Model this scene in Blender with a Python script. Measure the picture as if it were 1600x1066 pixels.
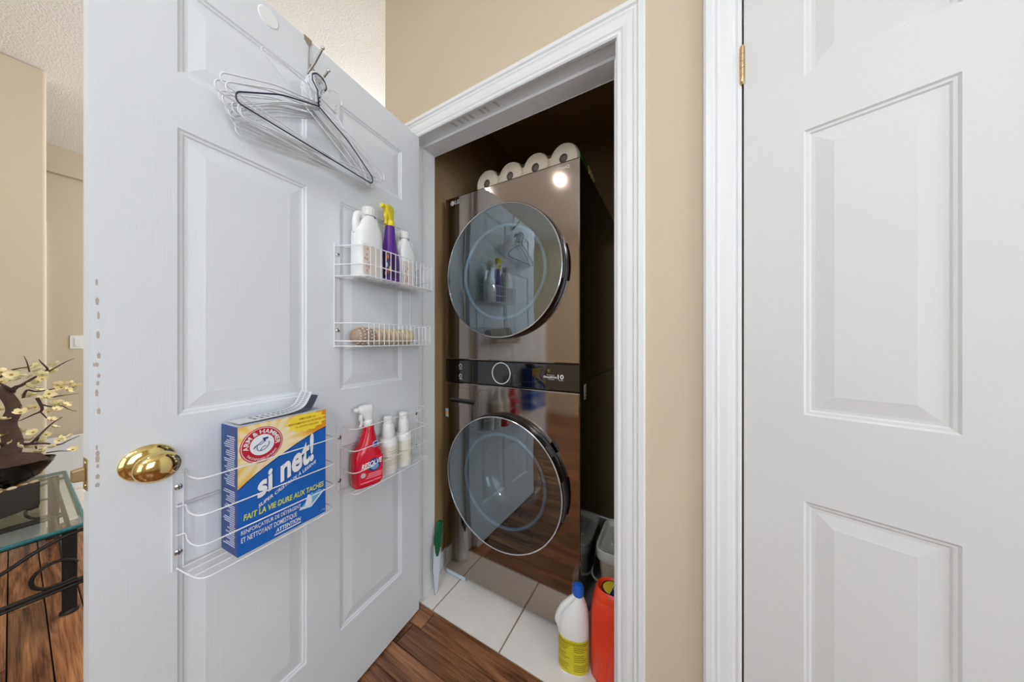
import bpy, bmesh, math, random
from mathutils import Vector, Matrix
random.seed(7)
S = bpy.context.scene
for o in list(bpy.data.objects): bpy.data.objects.remove(o)
COL = S.collection
PI = math.pi

# ---------------------------------------------------------------- camera, world, lights, exposure
cam = bpy.data.cameras.new('camera'); cam.sensor_width = 36; cam.lens = 448/1600*36; cam.clip_start = .02
co = bpy.data.objects.new('camera', cam); COL.objects.link(co)
co.location = (0.96, -0.876, 1.16); co.rotation_euler = (PI/2, 0, math.radians(29.8))
S.camera = co
w = bpy.data.worlds.new('world'); S.world = w; w.use_nodes = True
w.node_tree.nodes['Background'].inputs[0].default_value = (.75, .85, 1, 1)
w.node_tree.nodes['Background'].inputs[1].default_value = 1.0
S.view_settings.view_transform = 'Standard'; S.view_settings.look = 'None'
S.view_settings.gamma = 1; S.view_settings.use_curve_mapping = False
S.view_settings.exposure = 0.27
def area(name, loc, rot, sx, sy, power, col, parent=None, shape='RECTANGLE'):
    l = bpy.data.lights.new(name, 'AREA'); l.shape = shape; l.size = sx; l.size_y = sy; l.energy = power; l.color = col
    o = bpy.data.objects.new(name, l); COL.objects.link(o); o.location = loc; o.rotation_euler = rot
    if parent: o.parent = parent
    return o
# daylight through the window at the right-hand end of the hall, and through the one behind the camera's left
area('window_daylight', (3.10, -1.30, 1.55), (0, PI/2, 0), 1.5, 1.3, 19, (.84, .92, 1.0))
area('patio_daylight', (1.4, -2.98, 1.45), (PI/2, 0, 0), 1.8, 1.7, 11, (.88, .94, 1.0))
POT = [(-.04, -1.42, 1.6), (-.80, -1.22, 1.4), (1.25, -1.45, 2)]

# ---------------------------------------------------------------- materials
MATS = {}
def lin(c):
    return tuple(((v/255)/12.92 if v/255 <= .04045 else ((v/255+.055)/1.055)**2.4) for v in c)
def mat(name, rgb, rough=.5, metal=0, spec=.5, bump=None, var=None, coat=0, trans=0, ior=1.45, subs=0, emit=None):
    """rgb in sRGB 0-255; bump=(scale xyz, strength); var=(scale xyz, amount)"""
    if name in MATS: return MATS[name]
    m = bpy.data.materials.new(name); m.use_nodes = True; nt = m.node_tree; b = nt.nodes['Principled BSDF']
    c = lin(rgb)
    b.inputs['Base Color'].default_value = (*c, 1); b.inputs['Roughness'].default_value = rough
    b.inputs['Metallic'].default_value = metal; b.inputs['Specular IOR Level'].default_value = spec
    b.inputs['Coat Weight'].default_value = coat; b.inputs['Coat Roughness'].default_value = .05
    b.inputs['Transmission Weight'].default_value = trans; b.inputs['IOR'].default_value = ior
    if subs: b.inputs['Subsurface Weight'].default_value = subs; b.inputs['Subsurface Radius'].default_value = (.01, .01, .01)
    if emit: b.inputs['Emission Color'].default_value = (*lin(emit[0]), 1); b.inputs['Emission Strength'].default_value = emit[1]
    tc = nt.nodes.new('ShaderNodeTexCoord')
    def noise(scale, det=4):
        mp = nt.nodes.new('ShaderNodeMapping'); mp.inputs['Scale'].default_value = scale
        nt.links.new(tc.outputs['Object'], mp.inputs['Vector'])
        n = nt.nodes.new('ShaderNodeTexNoise'); n.inputs['Scale'].default_value = 1; n.inputs['Detail'].default_value = det
        nt.links.new(mp.outputs[0], n.inputs['Vector']); return n
    if bump:
        n = noise(bump[0]); bp = nt.nodes.new('ShaderNodeBump'); bp.inputs['Strength'].default_value = bump[1]; bp.inputs['Distance'].default_value = bump[2] if len(bump) > 2 else .002
        nt.links.new(n.outputs[0], bp.inputs['Height']); nt.links.new(bp.outputs[0], b.inputs['Normal'])
    if var:
        n = noise(var[0]); mx = nt.nodes.new('ShaderNodeMix'); mx.data_type = 'RGBA'
        k = 1-var[1]
        mx.inputs['A'].default_value = (c[0]*k, c[1]*k, c[2]*k, 1); mx.inputs['B'].default_value = (min(1, c[0]*(2-k)), min(1, c[1]*(2-k)), min(1, c[2]*(2-k)), 1)
        nt.links.new(n.outputs[0], mx.inputs['Factor']); nt.links.new(mx.outputs['Result'], b.inputs['Base Color'])
    MATS[name] = m
    return m
def glassmat(name, tint, fac=.0, ior=1.5, rough=0.0, gcol=(1, 1, 1, 1)):
    """thin pane: what lies behind seen through a tint, plus Fresnel reflection"""
    m = bpy.data.materials.new(name); m.use_nodes = True; nt = m.node_tree; nt.nodes.clear()
    out = nt.nodes.new('ShaderNodeOutputMaterial'); mx = nt.nodes.new('ShaderNodeMixShader')
    t = nt.nodes.new('ShaderNodeBsdfTransparent'); t.inputs[0].default_value = (*tint, 1)
    g = nt.nodes.new('ShaderNodeBsdfGlossy'); g.inputs['Roughness'].default_value = rough
    fr = nt.nodes.new('ShaderNodeFresnel'); fr.inputs[0].default_value = ior
    g.inputs[0].default_value = gcol
    ge = nt.nodes.new('ShaderNodeNewGeometry'); mi = nt.nodes.new('ShaderNodeMapRange'); mi.inputs[3].default_value = ior; mi.inputs[4].default_value = 1/ior
    nt.links.new(ge.outputs['Backfacing'], mi.inputs[0]); nt.links.new(mi.outputs[0], fr.inputs[0])   # same reflection from either side of the pane
    ad = nt.nodes.new('ShaderNodeMath'); ad.operation = 'ADD'; ad.use_clamp = True; ad.inputs[1].default_value = fac
    nt.links.new(fr.outputs[0], ad.inputs[0]); nt.links.new(ad.outputs[0], mx.inputs[0])
    nt.links.new(t.outputs[0], mx.inputs[1]); nt.links.new(g.outputs[0], mx.inputs[2]); nt.links.new(mx.outputs[0], out.inputs[0])
    MATS[name] = m; return m

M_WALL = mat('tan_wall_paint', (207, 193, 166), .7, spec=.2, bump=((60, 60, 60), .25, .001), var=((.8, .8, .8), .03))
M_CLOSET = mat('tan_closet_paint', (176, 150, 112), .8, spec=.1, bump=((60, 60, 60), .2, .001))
M_CEIL = mat('popcorn_ceiling', (246, 244, 241), .9, spec=.1, bump=((110, 110, 110), .6, .006))
M_TRIM = mat('white_trim_paint', (232, 233, 233), .38, bump=((30, 30, 8), .05, .001))
M_DOOR = mat('white_embossed_door_paint', (226, 229, 232), .45, bump=((330, 330, 9), .28, .0008))
M_DOOR2 = mat('white_hall_door_paint', (224, 225, 224), .45, bump=((330, 330, 9), .2, .0007))
M_BRASS = mat('polished_brass', (230, 204, 138), .10, 1)
M_BRASS2 = mat('satin_brass', (198, 176, 134), .35, 1)
M_CHROME = mat('chrome', (225, 225, 228), .12, 1)
M_STEEL = mat('hook_steel', (186, 182, 174), .3, 1)
M_WIRE = mat('white_coated_wire', (236, 237, 238), .3)
M_WIRE2 = mat('white_hanger_wire', (230, 231, 233), .35)
M_NAVY = mat('navy_hanger_wire', (38, 38, 66), .3)
M_GREYW = mat('grey_hanger_wire', (120, 118, 114), .3, .6)
M_BSTEEL = mat('black_stainless_steel', (162, 152, 144), .08, 1, bump=((900, 900, 3), .03, .0004))
M_SIDE = mat('black_glossy_side', (9, 8, 8), .12, 0, .35)
M_PANEL = mat('black_glass_panel', (7, 7, 8), .03, 0, .9, coat=.6)
M_BLACK = mat('black_plastic', (10, 10, 11), .25)
M_DRUM = mat('steel_drum', (62, 68, 73), .35, 1)
M_BOWL = mat('blue_grey_bowl_rim', (176, 208, 224), .25, 0, .7)
M_DGLASS = glassmat('tinted_appliance_glass', (.60, .69, .74), .225, 1.6, 0, (.84, .95, 1, 1))
M_WHITE = mat('white_print', (240, 240, 240), .5)
M_HDPE = mat('white_bottle_plastic', (238, 238, 236), .35, subs=.1)
M_GRIP = mat('grey_grip', (60, 62, 62), .5)

# wood planks: colour per plank, grain along the plank
def wood():
    m = bpy.data.materials.new('oak_plank'); m.use_nodes = True; nt = m.node_tree; b = nt.nodes['Principled BSDF']
    b.inputs['Roughness'].default_value = .22; b.inputs['Specular IOR Level'].default_value = .5
    tc = nt.nodes.new('ShaderNodeTexCoord'); oi = nt.nodes.new('ShaderNodeObjectInfo')
    ad = nt.nodes.new('ShaderNodeVectorMath'); ad.operation = 'ADD'
    sc = nt.nodes.new('ShaderNodeVectorMath'); sc.operation = 'SCALE'; sc.inputs['Scale'].default_value = 37
    cb = nt.nodes.new('ShaderNodeCombineXYZ')
    nt.links.new(oi.outputs['Random'], cb.inputs[0]); nt.links.new(oi.outputs['Random'], cb.inputs[1]); nt.links.new(cb.outputs[0], sc.inputs[0])
    nt.links.new(tc.outputs['Object'], ad.inputs[0]); nt.links.new(sc.outputs[0], ad.inputs[1])
    mp = nt.nodes.new('ShaderNodeMapping'); mp.inputs['Scale'].default_value = (1.6, 17, 1)
    nt.links.new(ad.outputs[0], mp.inputs[0])
    n = nt.nodes.new('ShaderNodeTexNoise'); n.inputs['Scale'].default_value = 1; n.inputs['Detail'].default_value = 6; n.inputs['Distortion'].default_value = 1.6
    nt.links.new(mp.outputs[0], n.inputs['Vector'])
    mp2 = nt.nodes.new('ShaderNodeMapping'); mp2.inputs['Scale'].default_value = (5, 190, 1); nt.links.new(ad.outputs[0], mp2.inputs[0])
    n2 = nt.nodes.new('ShaderNodeTexNoise'); n2.inputs['Scale'].default_value = 1; n2.inputs['Detail'].default_value = 3
    nt.links.new(mp2.outputs[0], n2.inputs['Vector'])
    cr = nt.nodes.new('ShaderNodeValToRGB'); e = cr.color_ramp.elements
    e[0].position = .33; e[0].color = (*lin((88, 52, 32)), 1); e[1].position = .68; e[1].color = (*lin((168, 116, 76)), 1)
    el = cr.color_ramp.elements.new(.5); el.color = (*lin((136, 90, 58)), 1)
    nt.links.new(n.outputs[0], cr.inputs[0])
    cr2 = nt.nodes.new('ShaderNodeValToRGB'); e = cr2.color_ramp.elements
    e[0].position = .35; e[0].color = (.45, .42, .4, 1); e[1].position = .55; e[1].color = (1, 1, 1, 1)
    nt.links.new(n2.outputs[0], cr2.inputs[0])
    mx = nt.nodes.new('ShaderNodeMix'); mx.data_type = 'RGBA'; mx.blend_type = 'MULTIPLY'; mx.inputs['Factor'].default_value = .75
    nt.links.new(cr.outputs[0], mx.inputs['A']); nt.links.new(cr2.outputs[0], mx.inputs['B'])
    hv = nt.nodes.new('ShaderNodeHueSaturation'); mr = nt.nodes.new('ShaderNodeMapRange'); mr.inputs[3].default_value = .75; mr.inputs[4].default_value = 1.25
    nt.links.new(oi.outputs['Random'], mr.inputs[0]); nt.links.new(mr.outputs[0], hv.inputs['Value']); nt.links.new(mx.outputs['Result'], hv.inputs['Color'])
    nt.links.new(hv.outputs[0], b.inputs['Base Color'])
    bp = nt.nodes.new('ShaderNodeBump'); bp.inputs['Strength'].default_value = .15; bp.inputs['Distance'].default_value = .001
    nt.links.new(n2.outputs[0], bp.inputs['Height']); nt.links.new(bp.outputs[0], b.inputs['Normal'])
    return m
M_WOOD = wood()
M_SUB = mat('dark_gap', (40, 24, 14), .8)
M_TILE = mat('cream_ceramic_tile', (238, 232, 225), .35, var=((9, 9, 9), .09), bump=((25, 25, 25), .15, .001))
M_GROUT = mat('brown_grout', (150, 128, 106), .9)

# ---------------------------------------------------------------- mesh helpers
def vround(v): return v
class MB:
    def __init__(s): s.v = []; s.f = []
    def add(s, vs, fs):
        k = len(s.v); s.v += [tuple(p) for p in vs]; s.f += [tuple(i+k for i in q) for q in fs]; return s
    def box(s, x0, x1, y0, y1, z0, z1):
        return s.add([(x0,y0,z0),(x1,y0,z0),(x1,y1,z0),(x0,y1,z0),(x0,y0,z1),(x1,y0,z1),(x1,y1,z1),(x0,y1,z1)],
                     [(0,3,2,1),(4,5,6,7),(0,1,5,4),(1,2,6,5),(2,3,7,6),(3,0,4,7)])
    def tube(s, pts, r, n=6, closed=False, cap=True):
        P = [Vector(p) for p in pts]; m = len(P); rr = r if isinstance(r, (list, tuple)) else [r]*m
        T = []
        for i in range(m):
            a = P[(i-1) % m] if (closed or i > 0) else P[i]; b = P[(i+1) % m] if (closed or i < m-1) else P[i]
            t = (b-a); T.append(t.normalized() if t.length > 1e-9 else Vector((0,0,1)))
        u = T[0].orthogonal().normalized(); vs = []
        for i in range(m):
            if i: 
                u = (u - T[i]*u.dot(T[i])); u = u.normalized() if u.length > 1e-6 else T[i].orthogonal().normalized()
            w_ = T[i].cross(u)
            for k in range(n):
                a = 2*PI*k/n; vs.append(P[i]+(u*math.cos(a)+w_*math.sin(a))*rr[i])
        fs = []
        for i in range(m if closed else m-1):
            j = (i+1) % m
            for k in range(n): fs.append((i*n+k, i*n+(k+1) % n, j*n+(k+1) % n, j*n+k))
        if cap and not closed: fs += [tuple(range(n))[::-1], tuple((m-1)*n+k for k in range(n))]
        return s.add(vs, fs)
    def lathe(s, prof, c=(0,0,0), n=32, axis='z', cap=True):
        """prof: (radius, height) pairs"""
        vs = []; fs = []
        for (r, h) in prof:
            for k in range(n):
                a = 2*PI*k/n; x, y = r*math.cos(a), r*math.sin(a)
                p = {'z': (x, y, h), 'y': (x, h, y), 'x': (h, x, y)}[axis]
                vs.append((p[0]+c[0], p[1]+c[1], p[2]+c[2]))
        fl = axis == 'y'
        for i in range(len(prof)-1):
            for k in range(n):
                q = (i*n+k, i*n+(k+1) % n, (i+1)*n+(k+1) % n, (i+1)*n+k); fs.append(q[::-1] if fl else q)
        if cap:
            a = tuple(range(n)); b = tuple((len(prof)-1)*n+k for k in range(n))
            fs += [a if fl else a[::-1], b[::-1] if fl else b]
        return s.add(vs, fs)
    def loft(s, secs, n=28):
        """secs: (z, rx, ry, cx, cy, exponent)"""
        vs = []; fs = []
        for (z, rx, ry, cx, cy, e) in secs:
            for k in range(n):
                a = 2*PI*k/n; ca, sa = math.cos(a), math.sin(a)
                vs.append((cx+rx*math.copysign(abs(ca)**(2/e), ca), cy+ry*math.copysign(abs(sa)**(2/e), sa), z))
        for i in range(len(secs)-1):
            for k in range(n): fs.append((i*n+k, i*n+(k+1) % n, (i+1)*n+(k+1) % n, (i+1)*n+k))
        fs += [tuple(range(n))[::-1], tuple((len(secs)-1)*n+k for k in range(n))]
        return s.add(vs, fs)
    def prism(s, poly, y0, y1):
        """poly in (x, z) counter-clockwise seen from -y; extruded from y0 (front) to y1"""
        n = len(poly)
        vs = [(x, y0, z) for x, z in poly]+[(x, y1, z) for x, z in poly]
        fs = [tuple(range(n)), tuple(range(2*n-1, n-1, -1))]+[(i, i+n, (i+1) % n+n, (i+1) % n) for i in range(n)]
        return s.add(vs, fs)
    def sphere(s, c, r, n=10, m=6, sc=(1,1,1)):
        vs = []; fs = []
        for i in range(m+1):
            t = PI*i/m
            for k in range(n):
                a = 2*PI*k/n; vs.append((c[0]+sc[0]*r*math.sin(t)*math.cos(a), c[1]+sc[1]*r*math.sin(t)*math.sin(a), c[2]-sc[2]*r*math.cos(t)))
        for i in range(m):
            for k in range(n): fs.append((i*n+k, i*n+(k+1) % n, (i+1)*n+(k+1) % n, (i+1)*n+k))
        return s.add(vs, fs)
    def mesh(s, name, m, smooth=False):
        me = bpy.data.meshes.new(name); me.from_pydata(s.v, [], s.f); me.update()
        bm = bmesh.new(); bm.from_mesh(me); bmesh.ops.remove_doubles(bm, verts=bm.verts, dist=1e-6)
        bmesh.ops.recalc_face_normals(bm, faces=bm.faces); bm.to_mesh(me); bm.free()
        if m: me.materials.append(m)
        if smooth: me.polygons.foreach_set('use_smooth', [True]*len(me.polygons))
        return me
    def build(s, name, m, parent=None, smooth=False, bevel=0, seg=2, loc=None, angle=40):
        me = s.mesh(name, m, smooth)
        if smooth: me.set_sharp_from_angle(angle=math.radians(angle))
        o = bpy.data.objects.new(name, me); COL.objects.link(o)
        if parent: o.parent = parent
        if loc: o.location = loc
        if bevel:
            b = o.modifiers.new('bevel', 'BEVEL'); b.width = bevel; b.segments = seg; b.limit_method = 'ANGLE'
        return o
def tag(o, label=None, cat=None, group=None, kind=None):
    if label: o['label'] = label
    if cat: o['category'] = cat
    if group: o['group'] = group
    if kind: o['kind'] = kind
    return o
def empty(name, loc, rz=0, rot=None):
    o = bpy.data.objects.new(name, None); COL.objects.link(o); o.location = loc; o.empty_display_size = .05
    o.rotation_euler = rot if rot else (0, 0, rz); return o
def bez(pts, n=8):
    """Catmull-Rom through pts"""
    P = [Vector(p) for p in pts]; out = []
    for i in range(len(P)-1):
        p0 = P[max(i-1, 0)]; p1 = P[i]; p2 = P[i+1]; p3 = P[min(i+2, len(P)-1)]
        for k in range(n):
            t = k/n; out.append(.5*((2*p1)+(-p0+p2)*t+(2*p0-5*p1+4*p2-p3)*t*t+(-p0+3*p1-3*p2+p3)*t**3))
    out.append(P[-1]); return out
def fillet(pts, r, n=4, closed=False):
    P = [Vector(p) for p in pts]; m = len(P); out = []
    for i in range(m):
        if not closed and i in (0, m-1): out.append(P[i]); continue
        a, b, c = P[i-1], P[i], P[(i+1) % m]; d1 = (a-b); d2 = (c-b); q = min(r, d1.length*.48, d2.length*.48)
        p = b+d1.normalized()*q; e = b+d2.normalized()*q
        for k in range(n+1):
            t = k/n; out.append(p*(1-t)**2+b*2*t*(1-t)+e*t*t)
    return out
TXT = [0]
def text(s, m, parent, origin, width, height=None, bold=0, shear=0, warp=None, ext=.0002, name='lettering', align='L', flip=False):
    """flat print standing in the local xz plane, facing -y; origin = lower left (x, y, z); fitted to width (and height)"""
    cu = bpy.data.curves.new('t', 'FONT'); cu.body = s; cu.size = 1; cu.offset = bold; cu.shear = shear; cu.resolution_u = 3
    o = bpy.data.objects.new('t', cu); COL.objects.link(o)
    bpy.context.view_layer.update()
    me = bpy.data.meshes.new_from_object(o.evaluated_get(bpy.context.evaluated_depsgraph_get()))
    bpy.data.objects.remove(o); bpy.data.curves.remove(cu)
    xs = [v.co.x for v in me.vertices]; ys = [v.co.y for v in me.vertices]
    x0, x1, y0, y1 = min(xs), max(xs), min(ys), max(ys)
    kx = width/(x1-x0); ky = (height/(y1-y0)) if height else kx
    for v in me.vertices:
        a, b = (v.co.x-x0)*kx, (v.co.y-y0)*ky
        if warp: v.co = warp(a, b)
        else: v.co = (a, 0, b)
    me.materials.clear(); me.materials.append(m); me.name = name; me.update()
    ob = bpy.data.objects.new(name, me); COL.objects.link(ob)
    if parent: ob.parent = parent
    ob.location = origin; return ob

# ================================================================ the setting
HC = 2.77; WT = .117
LJ, RJ, HJ = -.040, .806, 2.040          # closet opening: left jamb, right jamb, head
L2, R2 = 1.096, 1.79                      # opening of the hall door
def struct(name, mb, m, **k): return tag(mb.build(name, m, **k), kind='structure')
mb = MB()
mb.box(-.23, LJ-.018, 0, WT, 0, HC).box(LJ-.018, RJ+.018, 0, WT, HJ+.018, HC).box(RJ+.018, L2-.018, 0, WT, 0, HC)
mb.box(L2-.018, R2+.018, 0, WT, 2.058, HC).box(R2+.018, 3.2, 0, WT, 0, HC)
struct('wall_closet', mb, M_WALL)
struct('wall_hall_return', MB().box(-.23, -.115, WT, 2.6, 0, HC), M_WALL)
struct('wall_left', MB().box(-2.42, -2.30, -3.1, -.772, 0, HC), M_WALL, bevel=.012, seg=3)
struct('wall_far_left', MB().box(-3.64, -3.52, -3.1, 2.6, 0, HC), M_WALL)
struct('wall_bulkhead', MB().box(-3.52, -3.47, -3.1, 2.6, 2.545, HC), M_WALL)
struct('wall_hall_end', MB().box(-3.64, -.115, 2.6, 2.72, 0, HC), M_WALL)
mb = MB().box(-3.64, .4, -3.22, -3.1, 0, HC).box(2.4, 3.32, -3.22, -3.1, 0, HC).box(.4, 2.4, -3.22, -3.1, 2.4, HC).box(.4, 2.4, -3.22, -3.1, 0, .55)
struct('wall_back', mb, M_WALL)
mb = MB().box(3.2, 3.32, -3.1, -2.05, 0, HC).box(3.2, 3.32, -.55, WT, 0, HC).box(3.2, 3.32, -2.05, -.55, 2.3, HC).box(3.2, 3.32, -2.05, -.55, 0, .8)
struct('wall_right', mb, M_WALL)
struct('ceiling', MB().box(-3.64, 3.32, -3.22, 2.72, HC, HC+.1), M_CEIL)
# closet interior
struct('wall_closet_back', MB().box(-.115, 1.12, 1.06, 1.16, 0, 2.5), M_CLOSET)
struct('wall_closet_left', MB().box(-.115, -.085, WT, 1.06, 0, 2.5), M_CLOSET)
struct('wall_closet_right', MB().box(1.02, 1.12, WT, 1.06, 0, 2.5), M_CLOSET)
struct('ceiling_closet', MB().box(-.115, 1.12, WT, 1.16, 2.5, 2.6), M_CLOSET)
struct('wall_side_room', MB().box(1.12, 3.32, 1.4, 1.5, 0, HC).box(3.2, 3.32, WT, 1.4, 0, HC), M_WALL)
def window(name, frame_boxes, pane):
    w_ = tag(empty(name, (0, 0, 0)), kind='structure')
    for b in frame_boxes: MB().box(*b).build('window_frame', M_TRIM, w_)
    MB().box(*pane).build('pane', glassmat('window_glass_'+name, (.95, .97, .97), 0, 1.45), w_)
window('window_1', [(3.2, 3.26, -2.05, -2.0, .8, 2.3), (3.2, 3.26, -.6, -.55, .8, 2.3), (3.2, 3.26, -2.0, -.6, .8, .85), (3.2, 3.26, -2.0, -.6, 2.25, 2.3), (3.21, 3.25, -1.315, -1.285, .85, 2.25)], (3.23, 3.236, -2.0, -.6, .85, 2.25))
window('window_2', [(.4, .46, -3.17, -3.1, .55, 2.4), (2.34, 2.4, -3.17, -3.1, .55, 2.4), (.46, 2.34, -3.17, -3.1, .55, .61), (.46, 2.34, -3.17, -3.1, 2.34, 2.4), (1.38, 1.42, -3.16, -3.11, .61, 2.34)], (.46, 2.34, -3.14, -3.134, .61, 2.34))

# floors: planks run along the closet wall
fl = struct('floor', MB().box(-2.44, 3.32, -3.22, .024, -.05, -.0155), M_SUB)
PW = .0826; pm = {}
rows = 38; edge = -.0005
for r in range(rows):
    y1 = .024-r*PW; y0 = y1-PW; x = -2.44-random.uniform(.1, 1.0)
    while x < 3.3:
        L = random.choice([.7, .9, 1.1, 1.3]) if r < 26 else 2.2
        a, b = max(x, -2.44), min(x+L, 3.32)
        if b-a > .02:
            key = round(b-a, 3)
            if key not in pm:
                g = .0009
                pm[key] = MB().add([(g,g,-.015),(key-g,g,-.015),(key-g,PW-g,-.015),(g,PW-g,-.015),(g+.001,g+.001,0),(key-g-.001,g+.001,0),(key-g-.001,PW-g-.001,0),(g+.001,PW-g-.001,0)],
                    [(0,3,2,1),(4,5,6,7),(0,1,5,4),(1,2,6,5),(2,3,7,6),(3,0,4,7)]).mesh('plank', M_WOOD)
            o = bpy.data.objects.new('plank', pm[key]); COL.objects.link(o); o.parent = fl; o.location = (a, y0, 0)
        x += L
TS = .339
def tiles(name, x0, x1, y0, y1, ox, oy):
    f_ = struct(name, MB().box(x0, x1, y0, y1, -.05, -.004), M_GROUT); cache = {}
    i0 = math.floor((x0-ox)/TS); j0 = math.floor((y0-oy)/TS)
    for i in range(i0, math.ceil((x1-ox)/TS)):
        for j in range(j0, math.ceil((y1-oy)/TS)):
            a, b = max(ox+i*TS, x0), min(ox+(i+1)*TS, x1); c, d = max(oy+j*TS, y0), min(oy+(j+1)*TS, y1)
            if b-a < .01 or d-c < .01: continue
            key = (round(b-a, 3), round(d-c, 3)); g = .0025; X, Y = key
            if key not in cache:
                cache[key] = MB().add([(g,g,-.008),(X-g,g,-.008),(X-g,Y-g,-.008),(g,Y-g,-.008),(g+.0015,g+.0015,0),(X-g-.0015,g+.0015,0),(X-g-.0015,Y-g-.0015,0),(g+.0015,Y-g-.0015,0)],
                    [(0,3,2,1),(4,5,6,7),(0,1,5,4),(1,2,6,5),(2,3,7,6),(3,0,4,7)]).mesh('tile', M_TILE)
            o = bpy.data.objects.new('tile', cache[key]); COL.objects.link(o); o.parent = f_; o.location = (a, c, 0)
tiles('floor_closet', -.115, 1.02, .024, 1.06, .048, .0235)
tiles('floor_hall', -3.52, -.23, .024, 2.6, -.23, .024)
tiles('floor_foyer', -3.52, -2.44, -3.1, .024, -2.44, .024)
struct('floor_side_room', MB().box(1.12, 3.2, .024, 1.4, -.05, 0), M_SUB)

# casings
PROF = [(0,0),(0,.009),(.004,.0125),(.008,.0125),(.011,.0105),(.014,.0105),(.018,.014),(.030,.0165),(.044,.0165),(.049,.0195),(.053,.0175),(.056,.0175),(.060,.0225),(.072,.0225),(.077,.0185),(.077,0)]
def casing(name, x0, x1, h, m=M_TRIM):
    mb = MB(); n = len(PROF)
    for (w_, p) in PROF: mb.v += [(x0-w_, -p, 0), (x0-w_, -p, h+w_), (x1+w_, -p, h+w_), (x1+w_, -p, 0)]
    for i in range(n-1):
        for k in range(3): mb.f.append((i*4+k, i*4+k+1, i*4+4+k+1, i*4+4+k))
    o = mb.build(name, m); return tag(o, kind='structure')
casing('trim_1', LJ-.004, RJ+.004, HJ-.004)
casing('trim_2', L2, R2, 2.04)
def jamb(name, x0, x1, h):
    e = tag(empty(name, (0, 0, 0)), kind='structure')
    MB().box(x0-.018, x0, 0, WT, 0, h).box(x1, x1+.018, 0, WT, 0, h).box(x0-.018, x1+.018, 0, WT, h, h+.018).build('jamb', M_TRIM, e)
    MB().box(x0, x0+.012, .046, WT, 0, h-.012).box(x1-.012, x1, .046, WT, 0, h-.012).box(x0, x1, .046, WT, h-.012, h).build('door_stop', M_TRIM, e, bevel=.0015)
    return e
j1 = jamb('trim_3', LJ, RJ, HJ)
MB().box(RJ-.0015, RJ+.001, .012, .036, .875, .935).build('strike_plate', M_BRASS2, j1)
# grimy rub marks on the head jamb are worn paint
for k in range(7):
    x = .16+k*.034+random.uniform(-.013, .013); MB().prism([(x, 0), (x+.012, .001), (x+.018, .028), (x+.010, .030)], -.0002, .0002).build('rub_mark', mat('worn_grey_paint', (200, 197, 194), .6), j1).matrix_local = Matrix.Translation((0, .005, HJ-.0004)) @ Matrix.Rotation(-PI/2, 4, 'X')
jamb('trim_4', L2-.002, R2+.002, 2.042)
struct('baseboard_closet', MB().box(RJ+.085, L2-.079, -.013, 0, 0, .085), M_TRIM, bevel=.004)
struct('baseboard_left', MB().box(-2.30, -2.286, -3.1, -.772, 0, .09), M_TRIM, bevel=.004)
struct('baseboard_far_left', MB().box(-3.52, -3.506, -3.1, 2.6, 0, .09), M_TRIM, bevel=.004)
struct('baseboard_closet_left', MB().box(-.085, -.073, WT, 1.06, 0, .085), M_TRIM, bevel=.004)
struct('trim_6', MB().box(-3.506, -3.44, -3.1, 2.6, 0, .36), M_TRIM, bevel=.004)
# casing of a doorway on the far wall, mostly behind the near wall
struct('trim_5', MB().box(-3.52, -3.50, -.80, -.733, 0, 2.14), M_TRIM, bevel=.004)

# ---------------------------------------------------------------- six-panel doors
INS = [(0, 0), (.0035, .003), (.008, .0034), (.011, .0058), (.017, .0058), (.041, .0022), (.043, .0018)]
def panel(parent, x0, x1, z0, z1, t, m):
    mb = MB()
    for sgn, yf in ((1, 0), (-1, t)):
        k = len(mb.v)
        for (a, d) in INS:
            y = yf+sgn*d; mb.v += [(x0+a, y, z0+a), (x1-a, y, z0+a), (x1-a, y, z1-a), (x0+a, y, z1-a)]
        for i in range(len(INS)-1):
            for c in range(4): mb.f.append(tuple(k+q for q in (i*4+c, i*4+(c+1) % 4, i*4+4+(c+1) % 4, i*4+4+c)))
        mb.f.append(tuple(k+(len(INS)-1)*4+c for c in range(4)))
    # not recalculated as one solid: both skins face outward
    me = bpy.data.meshes.new('panel'); me.from_pydata(mb.v, [], mb.f); me.materials.append(m); me.update()
    o = bpy.data.objects.new('panel', me); COL.objects.link(o); o.parent = parent; return o
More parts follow.
